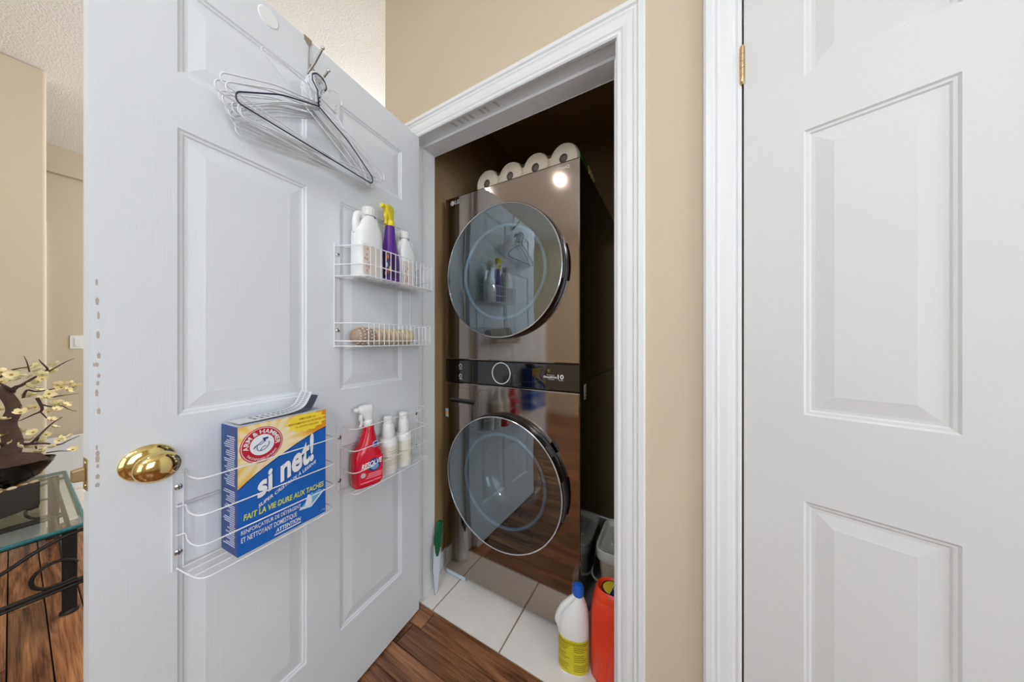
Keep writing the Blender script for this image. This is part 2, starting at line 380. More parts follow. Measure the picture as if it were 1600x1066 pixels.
def six_panel(e, xl, xr, cols, rows_, h, t, m, bottom=.008):
    """leaf from xl to xr (local x), front face at y=0, body to y=t; cols/rows_: panel extents"""
    xs = sorted({xl, xr} | {c for q in cols for c in q}); zs = sorted({bottom, h} | {c for q in rows_ for c in q})
    mb = MB()
    inp = lambda x, z: any(a <= x <= b for a, b in cols) and any(a <= z <= b for a, b in rows_)
    for i in range(len(xs)-1):
        for j in range(len(zs)-1):
            if inp((xs[i]+xs[i+1])/2, (zs[j]+zs[j+1])/2): continue
            a, b, c, d = xs[i], xs[i+1], zs[j], zs[j+1]
            mb.add([(a,0,c),(b,0,c),(b,0,d),(a,0,d)], [(0,1,2,3)]); mb.add([(a,t,c),(b,t,c),(b,t,d),(a,t,d)], [(3,2,1,0)])
    mb.add([(xl,0,bottom),(xl,t,bottom),(xl,t,h),(xl,0,h)], [(3,2,1,0)]); mb.add([(xr,0,bottom),(xr,t,bottom),(xr,t,h),(xr,0,h)], [(0,1,2,3)])
    mb.add([(xl,0,h),(xr,0,h),(xr,t,h),(xl,t,h)], [(0,1,2,3)]); mb.add([(xl,0,bottom),(xr,0,bottom),(xr,t,bottom),(xl,t,bottom)], [(3,2,1,0)])
    me = bpy.data.meshes.new('leaf'); me.from_pydata(mb.v, [], mb.f); me.update(); me.materials.append(m)
    o = bpy.data.objects.new('leaf', me); COL.objects.link(o); o.parent = e
    for c in cols:
        for r in rows_: panel(e, c[0], c[1], r[0], r[1], t, m)
    return o
TH = math.atan2(.9968, -.08)             # door frame: x toward the hinge (right in the photo), y into the leaf, z up
D = Vector((.08, -.9968, 0)); ND = Vector((.9968, .08, 0))
def onDoor(s, z, n): return D*s+ND*n+Vector((0, 0, z))
ROWS = [(.232, .820), (1.003, 1.607), (1.722, 1.917)]
d1 = tag(empty('door_1', (0, 0, 0), TH), 'white six-panel closet door swung open with racks and hangers on it', None, kind='structure')
leaf = six_panel(d1, -.811, -.005, [(-.706, -.454), (-.356, -.101)], ROWS, 2.034, .035, M_DOOR)
# chipped paint along the latch edge
for z0_, z1_ in [(1.225, 1.262), (1.20, 1.212), (1.165, 1.19), (1.115, 1.15), (1.062, 1.105), (1.03, 1.055), (.955, .985), (.90, .945)]:
    z = z0_
    while z < z1_:
        h_ = random.uniform(.006, .014); x = -.802+random.uniform(-.0015, .0015); ww = random.uniform(.001, .003)
        MB().prism([(x-ww, z), (x+ww*.6, z-.001), (x+ww, z+h_*.6), (x, z+h_), (x-ww*1.2, z+h_*.7)], -.0003, .0001).build('paint_chip', mat('bare_wood_chip', (190, 176, 166), .8), d1)
        z += h_*random.uniform(1.1, 2.6)
kn = MB().lathe([(.0, -.0), (.033, 0), (.0345, -.003), (.033, -.006), (.026, -.010), (.016, -.012), (.0145, -.018), (.0115, -.024), (.0115, -.032), (.018, -.036), (.0265, -.042), (.0285, -.050), (.0265, -.058), (.020, -.064), (.010, -.0665), (0, -.067)], (0,0,0), 40, 'y', cap=False).build('knob', M_BRASS, d1, smooth=True, loc=(-.745, 0, .922))
kn.scale = (1.08, 1, 1)
k2 = MB().lathe([(.0, .0), (.033, 0), (.033, .006), (.016, .012), (.0115, .024), (.0115, .032), (.0265, .042), (.0285, .050), (.020, .064), (0, .067)], (0,0,0), 32, 'y', cap=False).build('knob', M_BRASS, d1, smooth=True, loc=(-.745, .035, .922))
lp = MB().box(-.8122, -.811, .006, .029, .895, .951).build('latch_plate', M_BRASS2, d1, bevel=.0005)
MB().prism([(-.826, .914), (-.812, .912), (-.812, .936), (-.826, .934)], .010, .024).build('latch_bolt', M_BRASS2, lp, bevel=.002)
for z in (.903, .943): MB().lathe([(.0035, -.8129), (.0035, -.8121)], (0, .0175, z), 10, 'x').build('screw', M_BRASS, lp)
tag(MB().lathe([(.0, -.0016), (.021, -.0016), (.0235, 0), (.0, 0)], (0,0,0), 32, 'y').build('round_pad', M_HDPE, loc=onDoor(.547, 1.998, .0002)), 'flat round white stick-on pad near the top edge of the open door', 'pad').rotation_euler = (0, 0, TH)

AJ = math.radians(17.4)
d2 = tag(empty('door_2', (L2, -.008, 0), -AJ), 'white six-panel hall door standing slightly ajar beside the closet', None, kind='structure')
six_panel(d2, .004, .690, [(.104, .288), (.406, .590)], ROWS, 2.034, .035, M_DOOR2)
for zc in (1.816, .22):
    hg = MB().lathe([(.0, -.047), (.0035, -.046), (.005, -.043), (.0055, -.0425)] + [q for k in range(5) for q in ((.0056, -.042+k*.0168), (.0056, -.042+k*.0168+.0156), (.0048, -.042+k*.0168+.0158), (.0048, -.042+k*.0168+.0166))] + [(.0052, .0425), (.0035, .046), (0, .047)], (0, 0, 0), 16, cap=False).build('hinge', M_BRASS2, d2, smooth=True, loc=(.0015, -.004, zc))
    MB().box(-.003, .0, .004, .034, -.044, .044).build('hinge_leaf', M_BRASS2, hg)

# ================================================================ washer and dryer tower
W0, W1, YF, YB, HT = -.045, .641, .205, .965, 1.868
XC = (W0+W1)/2
wt = tag(empty('laundry_tower', (XC, YF, 0)), 'dark brushed-steel washer and dryer tower standing in the closet', 'washing machine')
hw = (W1-W0)/2; dp = YB-YF
b = MB(); t_ = .004
b.box(-hw, -hw+.012, .012, dp, .018, HT).box(hw-.012, hw, .012, dp, .018, HT).box(-hw+.012, hw-.012, .012, dp, HT-.012, HT).box(-hw+.012, hw-.012, dp-.012, dp, .018, HT-.012).box(-hw+.012, hw-.012, .012, dp-.012, .018, .04)
b.build('cabinet', M_SIDE, wt, bevel=.004)
for sx in (-1, 1):
    for yy in (.06, dp-.06): MB().lathe([(.024, 0), (.024, .012), (.012, .014), (.012, .02)], (sx*(hw-.06), yy, 0), 16).build('foot', M_BLACK, wt)
def front(name, z0, z1, cz, r, m):
    """steel front with a round door hole; edges folded back"""
    N = 72; mb = MB(); fr = []; bk = []
    e = .010
    for k in range(N):
        a = 2*PI*k/N; mb.v.append((r*math.cos(a), 0, cz+r*math.sin(a)))
    def rect(inset, y):
        out = []
        for k in range(N):
            a = 2*PI*k/N; c, s_ = math.cos(a), math.sin(a)
            hx = hw-inset; hz = (z1-inset-cz) if s_ > 0 else (cz-z0-inset)
            q = min(hx/abs(c) if abs(c) > 1e-9 else 9, hz/abs(s_) if abs(s_) > 1e-9 else 9)
            out.append((c*q, y, cz+s_*q))
        # snap nearest samples to the corners
        for cx_, cz_ in ((-hx, z0+inset), (hx, z0+inset), (-hx, z1-inset), (hx, z1-inset)):
            i = min(range(N), key=lambda i: (out[i][0]-cx_)**2+(out[i][2]-cz_)**2); out[i] = (cx_, y, cz_)
        return out
    mb.v += rect(.006, 0); mb.v += rect(.002, .002); mb.v += rect(0, .006); mb.v += rect(0, .014)
    mb.v += [(r*math.cos(2*PI*k/N), .03, cz+r*math.sin(2*PI*k/N)) for k in range(N)]
    for a_, b_ in ((0, 1), (1, 2), (2, 3), (3, 4)):
        for k in range(N): mb.f.append((a_*N+k, b_*N+k, b_*N+(k+1) % N, a_*N+(k+1) % N))
    for k in range(N): mb.f.append((k, (k+1) % N, 5*N+(k+1) % N, 5*N+k))
    return mb.build(name, m, wt)
PZ0, PZ1 = .962, 1.066
DZ, WZ, DR = 1.462, .546, .292
uf = front('dryer_front', PZ1+.003, HT, DZ, .235, M_BSTEEL)
lf = front('washer_front', .022, PZ0-.003, WZ, .235, M_BSTEEL)
cp = MB().box(-hw+.002, hw-.002, .001, .02, PZ0, PZ1).build('control_panel', M_PANEL, wt, bevel=.002)
MB().box(-hw+.003, hw-.003, .006, .02, PZ1, PZ1+.003).box(-hw+.003, hw-.003, .006, .02, PZ0-.003, PZ0).build('seam', M_BLACK, wt)
def pdoor(name, cz):
    o = MB().lathe([(DR-.012, .0), (DR, -.001), (DR+.001, -.006), (DR-.001, -.034), (DR-.004, -.040)], (0, 0, cz), 96, 'y', cap=False).build(name, M_BLACK, wt, smooth=True)
    MB().lathe([(DR-.004, -.039), (DR-.0035, -.0425), (DR-.0055, -.044), (DR-.0085, -.043), (DR-.009, -.039)], (0, 0, cz), 96, 'y', cap=False).build('chrome_ring', M_CHROME, o, smooth=True)
    prof = [(DR-.009, -.0415)]
    for k in range(1, 9):
        q = 1-k/8; prof.append(((DR-.009)*q, -.0415-.006*(1-q*q)))
    MB().lathe(prof, (0, 0, cz), 96, 'y', cap=False).build('door_glass', M_DGLASS, o, smooth=True)
    MB().lathe([(DR-.010, -.030), (.232, -.022), (.214, -.010), (.208, .004)], (0, 0, cz), 96, 'y', cap=False).build('inner_bezel', M_BLACK, o, smooth=True)
    MB().lathe([(.208, -.006), (.212, -.014), (.204, -.020), (.192, -.014), (.186, .010), (.176, .060), (.150, .100), (.100, .118), (0, .122)], (0, 0, cz), 96, 'y', cap=False).build('glass_bowl', glassmat('bowl_glass_'+name, (.62, .74, .80), .10, 1.5) if name == 'dryer_door' else glassmat('bowl_glass_'+name, (.55, .68, .76), .10, 1.5), o, smooth=True)
    MB().tube([(.203*math.cos(2*PI*k/64), -.011, cz+.203*math.sin(2*PI*k/64)) for k in range(64)], .0062, 8, True).build('bowl_rim', M_BOWL, o, smooth=True)
    dr = MB().lathe([(.236, .02), (.252, .10), (.258, .16), (.258, .46), (.245, .50), (.11, .51), (.10, .49), (0, .485)], (0, 0, cz), 64, 'y', cap=False).build('drum', M_DRUM, o, smooth=True)
    for k in range(3):
        a = 2*PI*k/3+.5; c_, s_ = math.cos(a), math.sin(a)
        MB().tube([(.235*c_, .14, cz+.235*s_), (.222*c_, .2, cz+.222*s_), (.222*c_, .42, cz+.222*s_), (.24*c_, .48, cz+.24*s_)], [.012, .026, .026, .012], 8).build('baffle', M_DRUM, dr, smooth=True)
    return o
dd = pdoor('dryer_door', DZ); wd = pdoor('washer_door', WZ)
# recessed grips on the right-hand edges
for par, cz, a0, a1 in ((dd, DZ, -12, 18), (wd, WZ, -16, 14)):
    pts = [((DR-.001)*math.cos(math.radians(a)), -.030, cz+(DR-.001)*math.sin(math.radians(a))) for a in range(a0, a1+1, 3)]
    MB().tube(pts, .0065, 8).build('grip', M_GRIP, par, smooth=True)
a = math.radians(38); MB().box(-.004, .010, -.036, -.012, -.022, .022).build('release_tab', M_GRIP, wd).matrix_local = Matrix.Translation(((DR)*math.cos(a), 0, WZ+DR*math.sin(a))) @ Matrix.Rotation(-a, 4, 'Y')
# dial ring, icons, lettering
MB().tube([(.0465*math.cos(2*PI*k/48)-.013, 0, 1.0165+.0465*math.sin(2*PI*k/48)) for k in range(48)], .0022, 6, True).build('dial_ring', mat('dial_ring_white', (226, 226, 220), .35), cp, smooth=True)
MB().lathe([(.044, 0), (.043, -.002), (0, -.003)], (-.013, .001, 1.0165), 40, 'y').build('dial', M_PANEL, cp, smooth=True)
M_ICON = mat('icon_grey_white', (205, 205, 205), .5)
for zc in (1.040, .992):
    x = -.245
    MB().tube([(x+.008*math.cos(2*PI*k/16+PI/2+.4), .0006, zc+.008*math.sin(2*PI*k/16+PI/2+.4)) for k in range(15)], .0011, 5).tube([(x, .0006, zc+.004), (x, .0006, zc+.011)], .0011, 5).build('power_icon', M_ICON, cp)
    MB().box(x-.009, x+.009, .0004, .001, zc-.016, zc-.0135).build('icon_bar', M_ICON, cp)
text('Inverter', M_ICON, cp, (.205, .0007, 1.0205), .036, .005, shear=.2)
text('DirectDrive', M_WHITE, cp, (.190, .0007, 1.010), .058, .0085, bold=.02, shear=.25)
text('MOTOR', M_ICON, cp, (.212, .0007, 1.003), .026, .005)
text('10', M_WHITE, cp, (.252, .0007, 1.008), .025, .018, bold=.02)
text('YEAR', M_ICON, cp, (.254, .0007, 1.001), .022, .005)
MB().lathe([(.0115, 0), (.0115, -.0008)], (-.295, 0, 1.838), 24, 'y').build('logo_disc', mat('logo_silver', (205, 203, 200), .3), uf)
MB().tube([(-.295+.007*math.cos(2*PI*k/20), -.0009, 1.838+.007*math.sin(2*PI*k/20)) for k in range(2, 18)], .0009, 5).box(-.2955, -.2945, -.0014, -.0008, 1.834, 1.842).build('logo_face', M_BSTEEL, uf)
text('LG', mat('logo_silver', (205, 203, 200), .3), uf, (-.279, -.0006, 1.829), .028, .019, bold=.015)
text('ThinQ', M_WHITE, uf, (.252, -.0006, 1.836), .050, .013, bold=.005)
# detergent drawer
dw = MB().box(-.329, -.140, -.0015, .004, .842, .932).build('detergent_drawer', M_BSTEEL, lf, bevel=.0012)
MB().box(-.304, -.160, -.0022, .002, .860, .874).build('drawer_slot', M_BLACK, dw)
MB().tube([(-.304, -.004, .8765), (-.160, -.004, .8765)], .0045, 8).build('drawer_pull', M_CHROME if False else M_GRIP, dw, smooth=True)
st = MB().box(-.340, -.322, -.0006, .002, .783, .824).build('energy_sticker', mat('sticker_blue', (150, 185, 190), .5), lf)
MB().box(-.339, -.323, -.0010, 0, .793, .812).build('sticker_flame', mat('sticker_orange', (214, 150, 84), .5), st)
# clear tape at the lower corners, side sticker
M_TAPE = mat('clear_blue_tape', (190, 205, 216), .25, spec=.6)
MB().box(-.335, -.215, -.0012, .004, .008, .024).build('packing_tape', M_TAPE, wt); MB().box(.285, .325, -.0012, .004, .012, .040).build('packing_tape', M_TAPE, wt)
ss = MB().box(hw-.001, hw+.0006, .055, .085, .925, .985).build('side_label', mat('side_label_grey', (196, 198, 196), .5), wt)
MB().box(hw, hw+.0009, .058, .082, .930, .938).box(hw, hw+.0009, .058, .082, .946, .950).build('label_print', mat('print_grey', (110, 112, 112), .5), ss)
MB().box(hw, hw+.0008, .014, dp, 1.000, 1.003).build('side_seam', mat('seam_black', (2, 2, 2), .8), wt)

# ================================================================ paper towels on top
tp = tag(empty('paper_towel_pack', (.345, .292, HT)), 'wrapped pack of four paper towel rolls lying on top of the dryer', 'paper towels')
M_PAPER = mat('cream_paper', (226, 211, 190), .9, bump=((90, 4, 90), .5, .003)); M_CORE = mat('grey_wrinkled_core', (120, 108, 100), .8, bump=((120, 120, 120), 1, .006))
for i, x in enumerate((-.198, -.066, .066, .198)):
    r = .071; cz = .0705
    ro = MB().lathe([(.020, .006), (.020, 0), (.050, -.003), (.064, .002), (r, .014), (r, .262), (.062, .27), (0, .27)], (0, 0, 0), 44, 'y', cap=False).build('roll', M_PAPER, tp, smooth=True, loc=(x, 0, cz))
    ro.scale = (.93, 1, 1)
    MB().lathe([(.0205, .003), (.018, .010), (.010, .004), (0, .008)], (0, 0, 0), 20, 'y', cap=False).build('core', M_CORE, ro, smooth=True)
for x in (-.132, 0, .132):
    MB().prism([(x-.045, 0), (x+.045, 0), (x+.034, .112), (x, .104), (x-.034, .112)], .012, .25).build('film_web', M_PAPER, tp)
    MB().prism([(x-.012, .096), (x+.014, .098), (x+.024, .116), (x+.004, .1075), (x-.016, .112)], .008, .24).build('film_print', mat('dark_green_film', (70, 74, 60), .4), tp)
wp = MB().loft([(0, .004, .118, .262, .142, 4), (.03, .006, .122, .264, .142, 4), (.0625, .0085, .124, .2645, .142, 4), (.1, .006, .12, .258, .142, 4), (.128, .003, .11, .240, .142, 4)], 20).build('green_wrapper', mat('green_wrapper_film', (52, 104, 44), .25), tp, smooth=True)
M_YEL = mat('wrapper_yellow', (206, 184, 70), .4)
for k in range(5): MB().tube([(.2715, .125+k*.020, .022), (.2735, .130+k*.020, .055), (.2685, .128+k*.020+random.uniform(-.006, .006), .085)], .003, 6).build('wrapper_print', M_YEL if k % 2 == 0 else mat('wrapper_grey', (120, 120, 118), .4), wp, smooth=True)
# ================================================================ floor of the closet
def bleach():
    e = tag(empty('bleach_bottle', (.640, .128, 0), math.radians(14)), 'white bleach bottle with blue cap and yellow label on the tile floor', 'bottle')
    bd = MB().loft([(0, .049, .042, 0, 0, 2.6), (.006, .054, .047, 0, 0, 2.6), (.14, .054, .047, 0, 0, 2.5), (.165, .053, .046, .001, 0, 2.4), (.195, .048, .042, .004, 0, 2.2), (.222, .036, .034, .010, 0, 2), (.243, .022, .022, .015, 0, 2), (.252, .017, .017, .016, 0, 2), (.258, .017, .017, .016, 0, 2)], 36).build('body', M_HDPE, e, smooth=True)
    MB().tube(bez([(-.050, -.010, .135), (-.054, -.016, .170), (-.038, -.020, .212), (-.012, -.016, .240), (.004, -.008, .250)], 6), [.008]*4+[.011]*17+[.010]*4, 10).build('handle', M_HDPE, e, smooth=True)
    cp_ = MB().lathe([(.0195, .256), (.0205, .260), (.0205, .274), (.0185, .279), (.0175, .286), (.014, .289), (0, .2895)], (.016, 0, 0), 24).build('cap', mat('blue_cap', (30, 98, 200), .35), e, smooth=True)
    M_BL = mat('yellow_label', (214, 200, 40), .5)
    lb = MB(); N = 20
    def ring(a, z, off=.0006):
        ca, sa = math.cos(a), math.sin(a); rx, ry, ee = .054+off, .047+off, 2.55
        return (rx*math.copysign(abs(ca)**(2/ee), ca), ry*math.copysign(abs(sa)**(2/ee), sa), z)
    A0, A1 = math.radians(-158), math.radians(-22)
    def patch(a0, a1, z0, z1, off, n=N):
        m_ = MB()
        for k in range(n+1):
            a = a0+(a1-a0)*k/n; m_.v += [ring(a, z0, off), ring(a, z1, off)]
        for k in range(n): m_.f.append((2*k, 2*k+2, 2*k+3, 2*k+1))
        return m_
    lo = patch(A0, A1, .014, .128, .0006).build('label', M_BL, e, smooth=True)
    m_ = MB()
    for r_ in range(15):
        z = .026+r_*.0066
        if r_ in (4, 9): continue
        for c_ in range(2):
            a0 = A0+.12+c_*1.1; a1 = a0+random.uniform(.6, .95); q = patch(a0, a1, z, z+.0022, .0010, 8); m_.add(q.v, q.f)
    m_.build('label_print', mat('label_print_olive', (120, 112, 24), .6), lo)
    q = patch(A0+.1, A1-.1, .112, .122, .0010); q.build('label_band', mat('label_band', (190, 170, 20), .5), lo)
bleach()
def jug():
    e = tag(empty('detergent_jug', (.768, .168, 0), math.radians(8)), 'large orange-red detergent jug with round yellow and blue lid label', 'jug')
    M_J = mat('orange_red_plastic', (232, 66, 34), .32, subs=.05)
    MB().loft([(0, .068, .052, 0, 0, 3.2), (.008, .074, .057, 0, 0, 3.2), (.12, .074, .057, 0, 0, 3.2), (.20, .073, .056, 0, 0, 3.0), (.235, .071, .054, 0, 0, 2.8), (.262, .066, .050, 0, 0, 2.5), (.272, .060, .046, 0, 0, 2.4)], 40).build('body', M_J, e, smooth=True)
    lid = MB().loft([(.270, .062, .048, 0, 0, 2.4), (.285, .060, .047, 0, .001, 2.3), (.296, .055, .043, 0, .002, 2.2), (.300, .050, .040, 0, .002, 2.2), (.297, .046, .036, 0, .002, 2.2), (.290, .044, .034, 0, .002, 2.2)], 40).build('lid', M_J, e, smooth=True)
    disc = MB().lathe([(.034, .2905), (.034, .2925), (0, .293)], (0, .002, 0), 32).build('lid_label', mat('lid_dark', (40, 34, 24), .4), lid)
    disc.scale = (1.15, 1, 1)
    half = MB(); half.v = [(0, .002, .2934)]+[(-.030*math.cos(PI*(k/14)-PI/2+.3)*1.1, .002+.030*math.sin(PI*(k/14)-PI/2+.3), .2934) for k in range(15)]
    half.f = [tuple(range(16))]; half.build('label_yellow', mat('lid_yellow', (224, 208, 60), .5), lid)
    half = MB(); half.v = [(0, .002, .2934)]+[(.030*math.cos(PI*(k/14)-PI/2-.3)*1.1, .002+.030*math.sin(PI*(k/14)-PI/2-.3), .2934) for k in range(15)]
    half.f = [tuple(range(16))]; half.build('label_blue', mat('lid_blue', (44, 40, 110), .5), lid)
    MB().tube([(.012+.008*math.cos(2*PI*k/16), .0+.008*math.sin(2*PI*k/16), .2942) for k in range(13)], .0015, 5).build('label_mark', M_WHITE, lid)
    MB().loft([(.02, .030, .004, .052, -.055, 3), (.10, .030, .004, .052, -.055, 3), (.13, .026, .004, .052, -.054, 3)], 16).build('front_label', mat('dark_red_label', (150, 20, 24), .4), e, smooth=True)
    MB().loft([(.002, .020, .02, -.03, -.039, 3), (.09, .016, .016, -.02, -.0415, 3)], 16).build('grip_rib', M_J, e, smooth=True)
jug()
def pail():
    e = tag(empty('mop_pail', (.765, .500, 0)), 'beige rectangular mop pail with lid tray and wire handle beside the tower', 'pail')
    M_P = mat('beige_pail_plastic', (226, 210, 184), .45); M_P2 = mat('pale_grey_green_rim', (222, 220, 206), .45)
    MB().loft([(0, .085, .10, 0, 0, 6), (.02, .088, .104, 0, 0, 6), (.225, .103, .120, 0, 0, 6), (.227, .098, .115, 0, 0, 6), (.10, .09, .105, 0, 0, 6)], 40).build('body', M_P, e, smooth=True)
    rim = MB().loft([(.220, .105, .122, 0, 0, 6), (.222, .112, .129, 0, 0, 6), (.262, .114, .131, 0, 0, 6), (.266, .111, .128, 0, 0, 6), (.262, .104, .121, 0, 0, 6), (.236, .100, .117, 0, 0, 6), (.235, .02, .02, 0, 0, 6)], 40).build('rim', M_P2, e, smooth=True)
    for k in range(7): MB().box(-.06+k*.02, -.05+k*.02, -.03, .10, .236, .252).build('wringer_rib', M_P2, rim, bevel=.002)
    MB().tube(bez([(-.112, .02, .238), (-.122, -.02, .215), (-.128, -.09, .170), (-.11, -.140, .152), (-.04, -.155, .150), (.04, -.155, .150), (.11, -.14, .152), (.128, -.09, .170), (.122, -.02, .215), (.112, .02, .238)], 6), .0042, 8).build('handle', mat('grey_handle', (172, 170, 158), .4), e, smooth=True)
pail()
# slim tool leaning by the left jamb
def slim_tool():
    e = tag(empty('hand_scraper', (.006, .088, 0), math.radians(62)), 'slim white blade with green ribbed handle leaning against the left closet jamb', 'scraper')
    e.rotation_euler = (math.radians(-3), math.radians(4), math.radians(84))
    MB().prism([(-.004, .0), (.010, .012), (.022, .12), (.024, .20), (-.018, .22), (-.020, .12)], -.0012, .0012).build('blade', mat('white_blade', (214, 222, 230), .35), e, bevel=.0005)
    MB().prism([(-.020, .12), (-.018, .22), (-.024, .20), (-.0235, .12), (-.006, .0)], -.002, .002).build('blade_spine', mat('blade_spine', (140, 146, 134), .4), e)
    g = MB().loft([(.165, .006, .004, .004, 0, 3), (.19, .014, .008, .004, 0, 3), (.24, .020, .010, .004, 0, 3), (.29, .018, .009, .010, 0, 3), (.312, .015, .008, .014, 0, 3), (.316, .010, .005, .014, 0, 3)], 20).build('handle', mat('green_handle', (10, 84, 54), .4), e, smooth=True)
    for k in range(8): MB().tube([(-.012+k*.0012, -.0095, .20+k*.013), (.020+k*.0008, -.0095, .206+k*.013)], .002, 6).build('rib', mat('green_rib', (24, 112, 76), .4), g, smooth=True)
slim_tool()

# ================================================================ racks on the open door (frame: x right in the photo, -y out of the door)
RY = TH
def thing(name, s, z, n, label, cat, group=None): return tag(empty(name, onDoor(s, z, n), RY), label, cat, group)
def screw(parent, x, z, y=-.004):
    o = MB().lathe([(.0, y-.0035), (.003, y-.0035), (.006, y-.002), (.0068, y), (.0, y)], (x, 0, z), 16, 'y', cap=False).build('screw', M_CHROME, parent, smooth=True)
    MB().box(x-.0045, x+.0045, y-.0039, y-.003, z-.0007, z+.0007).box(x-.0007, x+.0007, y-.0039, y-.003, z-.0045, z+.0045).build('screw_slot', M_GRIP, o)
def wire(parent, pts, r=.0014, rad=.012, name='wire', closed=False):
    return MB().tube(fillet(pts, rad, 4, closed), r, 6, closed).build(name, M_WIRE, parent, smooth=True)
def open_rack(name, s_l, s_r, zs, depth, label):
    e = thing(name, s_l, 0, 0, label, 'rack'); L = s_l-s_r
    for z in zs[:-1]:
        wire(e, [(.0, -.002, z), (.012, -.008, z+.001), (.002, -depth*.55, z), (.006, -depth, z), (L-.006, -depth, z), (L-.002, -depth*.5, z), (L, -.002, z)], rad=.018)
    z = zs[-1]
    for k, n in enumerate((.012, depth*.4, depth*.7)): wire(e, [(.006, -n, z), (L-.004, -n, z)])
    wire(e, [(0, -.002, z), (.004, -depth*.6, z), (.010, -depth, z), (L-.008, -depth, z), (L-.002, -depth*.6, z), (L, -.002, z)], rad=.018)
    for x in (-.006, .010, L-.010, L+.006): wire(e, [(x, -.002, zs[-1]-.004), (x, -.002, zs[0]+.004)], .0013)
    for x in (.0025, L-.0025):
        for q in (.16, .84):
            MB().box(x-.009, x+.009, -.0022, -.0006, zs[-1]+(zs[0]-zs[-1])*q-.003, zs[-1]+(zs[0]-zs[-1])*q+.003).build('screw_tab', M_WIRE, e); screw(e, x, zs[-1]+(zs[0]-zs[-1])*q, -.0022)
    return e
open_rack('wire_rack', .708, .425, (.888, .815, .755, .688), .094, 'white four-wire rack holding the blue detergent box beside the brass knob')
open_rack('wire_rack', .362, .022, (.886, .818, .750, .684), .074, 'white four-wire rack holding the red spray bottle and two small white bottles')
def basket_rack():
    s_l, s_r = .376, .030; L = s_l-s_r
    e = thing('basket_rack', s_l, 0, 0, 'white two-tier wire basket rack with bottles above and a roller below', 'rack')
    for (zt, zm, zb, dp_, nv, floorfill) in ((1.456, 1.398, 1.362, .108, 15, True), (1.216, 1.160, 1.144, .100, 15, True)):
        loop = lambda z, q=0: [(0+q, -.002, z), (0+q, -.012, z), (.030+q, -dp_, z), (L-.012, -dp_, z), (L, -.012, z), (L, -.002, z)]
        wire(e, loop(zt), .0018, .022, 'rim_wire'); wire(e, loop(zm), .0018, .022, 'rim_wire')
        wire(e, loop(zb), .0016, .022, 'rim_wire'); wire(e, [(0, -.004, zb), (L, -.004, zb)], .0016)
        for k in range(nv):                   # upright front wires that turn under and form the shelf
            x = .045+(L-.07)*k/(nv-1)
            wire(e, [(x, -dp_-.001, zt), (x, -dp_-.001, zb), (x, -.004, zb)], .0012, .006, 'upright_wire')
        for k in range(6): wire(e, [(L-.0005-(.0115*(k/5.))*1, -.012-(dp_-.016)*k/5, zt), (L-.0005-.0115*k/5., -.012-(dp_-.016)*k/5, zb)], .0012, .004, 'end_wire')
        for k in range(7):
            n = .012+(dp_-.02)*k/6; wire(e, [(.006+.018*k/6, -n, zb-.0015), (L-.004, -n, zb-.0015)], .0011, .004, 'shelf_wire')
        for x in (.012,): screw(e, x, zt-.022, -.0005)
    for x in (0, L-.03): wire(e, [(x, -.003, 1.466), (x, -.003, 1.140)], .0018, .004, 'frame_wire')
    for k in range(1): wire(e, [(0, -.003, 1.464), (L-.03, -.003, 1.464)], .0016, .004, 'frame_wire')
basket_rack()

# ---- bottles in the upper basket (stand on z = 1.3635)
ZB = 1.3640
def detergent_bottle(s, n, h, side, label, rz=0, k=1.0):
    e = thing('detergent_bottle', s, ZB, n, label, 'bottle'); e.rotation_euler.z += rz
    w_, d_ = .046*k, .030*k; hs = .62*h
    MB().loft([(0, w_*.94, d_*.92, 0, 0, 3.4), (.006, w_, d_, 0, 0, 3.4), (hs, w_*.97, d_*.98, 0, 0, 3.2), (hs+.02*k, w_*.80, d_*.9, w_*.06*side, 0, 3), (hs+.05*k, w_*.50, d_*.72, w_*.12*side, 0, 2.6), (.84*h, .019*k, .019*k, w_*.12*side, 0, 2), (.88*h, .017*k, .017*k, w_*.12*side, 0, 2)], 32).build('body', M_HDPE, e, smooth=True)
    hx = -side
    MB().tube(bez([(hx*w_*.80, 0, hs-.006), (hx*w_*.86, 0, hs+.022*k), (hx*w_*.72, 0, hs+.052*k), (hx*w_*.30, 0, .855*h)], 6), [.0105*k]*19, 10).build('handle', M_HDPE, e, smooth=True)
    MB().tube(bez([(-hx*w_*.80, 0, hs-.008), (-hx*w_*.84, 0, hs+.014*k), (-hx*w_*.70, 0, hs+.040*k), (-hx*w_*.5, 0, .80*h)], 6), .0085*k, 10).build('shoulder', M_HDPE, e, smooth=True)
    c = MB().lathe([(.0205*k, .875*h), (.021*k, .88*h), (.0195*k, h-.003), (.0175*k, h), (0, h)], (w_*.12*side, 0, 0), 28, cap=False).build('cap', mat('off_white_cap', (228, 227, 222), .4), e, smooth=True)
    for q in range(14):
        a = 2*PI*q/14; MB().box(-.0006, .0006, -.0006, .0006, .89*h, .985*h).build('cap_rib', mat('off_white_cap', (228, 227, 222), .4), c).location = (w_*.12*side+.0203*k*math.cos(a), .0203*k*math.sin(a), 0)
    lb = MB().box(-w_*.78, w_*.5, -d_-.0008, -d_+.004, .04*h, .44*h).build('label', mat('pale_floral_label', (226, 216, 208), .5), e)
    for q in range(9):
        MB().sphere((-w_*.68+random.uniform(0, w_*.35), -d_-.001, .08*h+random.uniform(0, .3)*h), .0035, 8, 4, (1, .15, 1.4)).build('label_flower', mat(('label_peach', 'label_pink')[q % 2], ((214, 170, 140), (206, 176, 178))[q % 2], .6), lb)
detergent_bottle(.298, .052, .236, 1, 'tallest white detergent bottle, left in the upper door basket', k=1.05)
detergent_bottle(.128, .046, .212, -1, 'smaller white detergent bottle, right in the upper door basket', k=.85)
